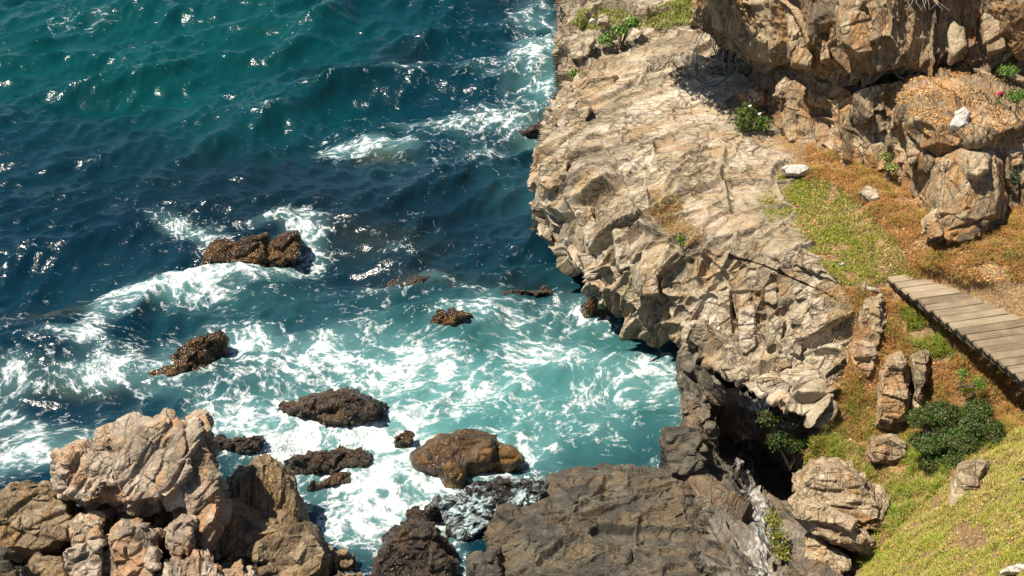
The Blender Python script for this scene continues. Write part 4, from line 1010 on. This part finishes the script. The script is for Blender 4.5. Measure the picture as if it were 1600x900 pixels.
plant('leafy_plant', (968,72,5.4), [(945,62,0,.12,.1,.1),(968,48,.1,.14,.12,.14),(990,36,.3,.13,.1,.12)], 1500, .032, BRIGHT, 'bright green leafy plant on the far edge of the slab', sub=9)
plant('flowering_plant', (1175,208,5.45), [(1165,178,.05,.18,.14,.14),(1190,194,0,.16,.12,.12),(1160,196,0,.12,.1,.08)], 1300, .04, DARKG[1:] + [(0.2, .2, .03)], 'green plant with two white trumpet flowers by the cliff foot', aspect=.25, flowers=[(1171,168,0.0),(1186,180,-.05)], sub=8)
plant('shrub', (1072,412,4.6), [(1070,396,0,.08,.08,.1),(1066,376,.1,.07,.06,.08)], 700, .022, DARKG[1:] + BRIGHT[:1], 'small green shrub rooted in the headland face under the dry tuft', sub=9)
plant('shrub', (1187,458,4.3), [(1186,450,0,.07,.06,.06)], 260, .022, BRIGHT + DARKG[2:], 'tiny green tuft growing from a crack in the headland face', sub=9)
plant('shrub', (896,124,4.9), [(897,116,0,.1,.1,.1)], 300, .024, BRIGHT + DARKG[2:], 'small green shrub on the sea edge of the far slab', sub=9)
plant('shrub', (1578,292,6.12), [(1578,276,0,.14,.12,.13)], 900, .02, [(0.06, .10, .05), (.09, .13, .06), (.05, .08, .03)], 'grey green shrub right of the square boulder', sub=12)
plant('shrub', (1585,420,5.45), [(1583,402,0,.15,.12,.13),(1570,412,0,.08,.08,.08)], 900, .018, DARKG[2:] + BRIGHT, 'green shrub above the boardwalk at the right edge', sub=12)
plant('shrub', (1440,300,5.6), [(1440,288,0,.1,.1,.1)], 500, .022, BRIGHT, 'light green shrub left of the square boulder', sub=10)
plant('shrub', (1390,285,5.6), [(1392,262,0,.12,.1,.1),(1384,246,.1,.09,.08,.1)], 600, .02, BRIGHT + STRAW[:2], 'green and straw coloured shrub under the rock step', sub=10)
plant('shrub', (1585,160,7.28), [(1575,112,.5,.16,.14,.1),(1590,150,.1,.2,.18,.06),(1555,160,0,.12,.12,.05)], 2200, .02, BRIGHT + DARKG[2:], 'low green growth on the shelf by the right edge', sub=14, stems=False)
plant('fern', (1218,880,2.6), [(1208,812,.75,.06,.16,.05),(1214,838,.45,.07,.16,.06),(1222,862,.2,.07,.15,.06)], 900, .03, [(0.24, .25, .03), (.14, .18, .03), (.3, .22, .05), (.08, .11, .02)], 'yellow green fern growing along the gully floor', sub=8)
plant('fern', (1235,730,2.5), [(1215,690,0,.18,.1,.22),(1245,700,0,.15,.1,.22),(1200,655,.1,.15,.1,.15)], 1800, .026, DARKG[:3] + [(.10, .06, .02)], 'dark hanging plants in the shade of the overhang', sub=10)
plant('shrub', (1500,600,4.35), [(1506,586,0,.1,.1,.1),(1530,600,-.1,.08,.08,.08)], 500, .02, BRIGHT, 'small green tuft in the shade below the boardwalk edge', sub=10)

# grass growing on the headland itself
P, N = sample_grid(HG[:, 10:420], 240000, g); px, py = proj(P)
wob = 8 * fbm(P * 3, 2, 77)
def zone(poly): return inpoly(px + wob, py - wob, poly)
far = zone([(892,46),(905,22),(950,8),(985,14),(1000,40),(950,46)]) | zone([(1005,45),(1010,22),(1050,4),(1085,-10),(1100,20),(1075,36),(1040,44)])
tuft = zone([(1005,300),(1022,292),(1062,312),(1064,338),(1095,355),(1096,378),(1070,388),(1050,368),(1022,345)])
strip = zone([(1275,440),(1320,436),(1345,480),(1330,540),(1345,600),(1318,650),(1300,600),(1310,540),(1290,500)])
Pf, Nf = sample_grid(HG[93:250, 14:420], 90000, g); xf, yf = proj(Pf); wf = 8 * fbm(Pf * 3, 2, 77)
far = (inpoly(xf + wf, yf - wf, [(890,46),(905,20),(950,6),(985,12),(1002,42),(950,48)]) | inpoly(xf + wf, yf - wf, [(1005,46),(1010,20),(1050,2),(1085,-10),(1104,20),(1078,38),(1040,46)])) & (Nf[:, 2] > .3)
k = far.sum(); c = np.where((g.random(k) < .75)[:, None], palette(g, k, GREENS), palette(g, k, STRAW))
tag(obj('grass', blades_mesh('grass', Pf[far], np.tile([[0, 0, 1.]], (k, 1)), g.uniform(.05, .13, k), g.uniform(.009, .016, k), c, g, .6), M_blade), 'green grass patch on the far end of the slab', 'grass', kind='stuff')
sel = tuft | (strip & (g.random(len(P)) < .6)); k = sel.sum(); c = np.where((g.random(k) < .14)[:, None], palette(g, k, GREENS), palette(g, k, RUST + STRAW))
tag(obj('dry_grass', blades_mesh('dry_grass', P[sel], unit(.8 * N[sel] + np.array([-.1, -.4, -.1])), g.uniform(.05, .16, k), g.uniform(.005, .010, k), c, g, .7, .7), M_blade), 'rusty dry grass tuft and strip clinging to the headland face', 'grass', kind='stuff')

# roots and dead branches
lines = []
rr = random.Random(4)
for k in range(26):
    x = 1105 + rr.uniform(0, 90); y = 40 + (x - 1105) * .75 + rr.uniform(-8, 10)
    yy = 29.9 - (x - 1110) * .019
    p0 = PY(x, y, yy); ps = [p0]
    dx = rr.uniform(-.5, .3)
    for j in range(5): ps.append(ps[-1] + np.array([dx * .12 + rr.uniform(-.06, .06), -.06 + rr.uniform(-.06, .04), -.10 + rr.uniform(-.05, .05)]))
    lines.append((ps, rr.uniform(.008, .02), .003))
tag(obj('root_tangle', tubes_mesh('root_tangle', lines), M_root), 'tangle of dry roots hanging from the upper cliff over the slab', 'roots')
br = [([PY(1398, 112, 25.2), PY(1404, 120, 25.1), PY(1425, 126, 25.0), PY(1442, 134, 24.9), PY(1450, 146, 24.75)], .016, .006), ([PY(1428, 127, 25.0), PY(1445, 120, 25.0), PY(1462, 114, 25.1)], .010, .004)]
tag(obj('dead_branch', tubes_mesh('dead_branch', br), M_root), 'forked pale dead branch in the dark recess under the upper cliff', 'branch')
lines = [([PY(1425 + 4 * k, -12, 24.6), PY(1423 + 6 * k + rr.uniform(-6, 6), 4, 24.4), PY(1418 + 7 * k + rr.uniform(-10, 10), 16, 24.3)], .005, .002) for k in range(9)]
tag(obj('twig_cluster', tubes_mesh('twig_cluster', lines), M_root), 'grey dry twigs on the face of the upper cliff', 'twigs')

# spray thrown up where waves strike rock
gs = np.random.default_rng(8); Ps = []
for (sx, sy, z, rx, ry, rz, n) in [(548,640,.25,.35,.2,.22,900),(640,402,.3,.12,.1,.22,350),(185,578,.15,.6,.2,.15,900),(345,432,.15,.8,.25,.14,900),(700,775,.15,.4,.2,.14,500),(440,700,.2,.3,.2,.15,400),(280,352,.15,.3,.15,.15,300),(1050,738,.12,.25,.12,.12,300),(660,492,.15,.15,.1,.15,200),(600,735,.12,.7,.4,.12,700),(842,70,.2,.5,.2,.14,400)]:
    c_ = PZ(sx, sy, Z0); Ps.append(c_ + np.array([0, 0, z * .3]) + gs.normal(size=(n, 3)) * np.array([rx, ry, rz]) * .6)
Ps = np.concatenate(Ps); Ps = Ps[Ps[:, 2] > Z0 + .02]; n = len(Ps)
t = NT('spray'); b = t.n('BsdfPrincipled', {'Base Color': (0.8, 0.82, 0.82, 1), 'Roughness': 0.5}); t.link(b.outputs[0], t.out.inputs[0])
tag(obj('spray', quads_mesh('spray', Ps, unit(gs.normal(size=(n, 3))), gs.uniform(.003, .012, n) , np.ones((n, 3)), gs, .9, .4), t.m), 'white water droplets thrown up by the surf', 'spray', kind='stuff')
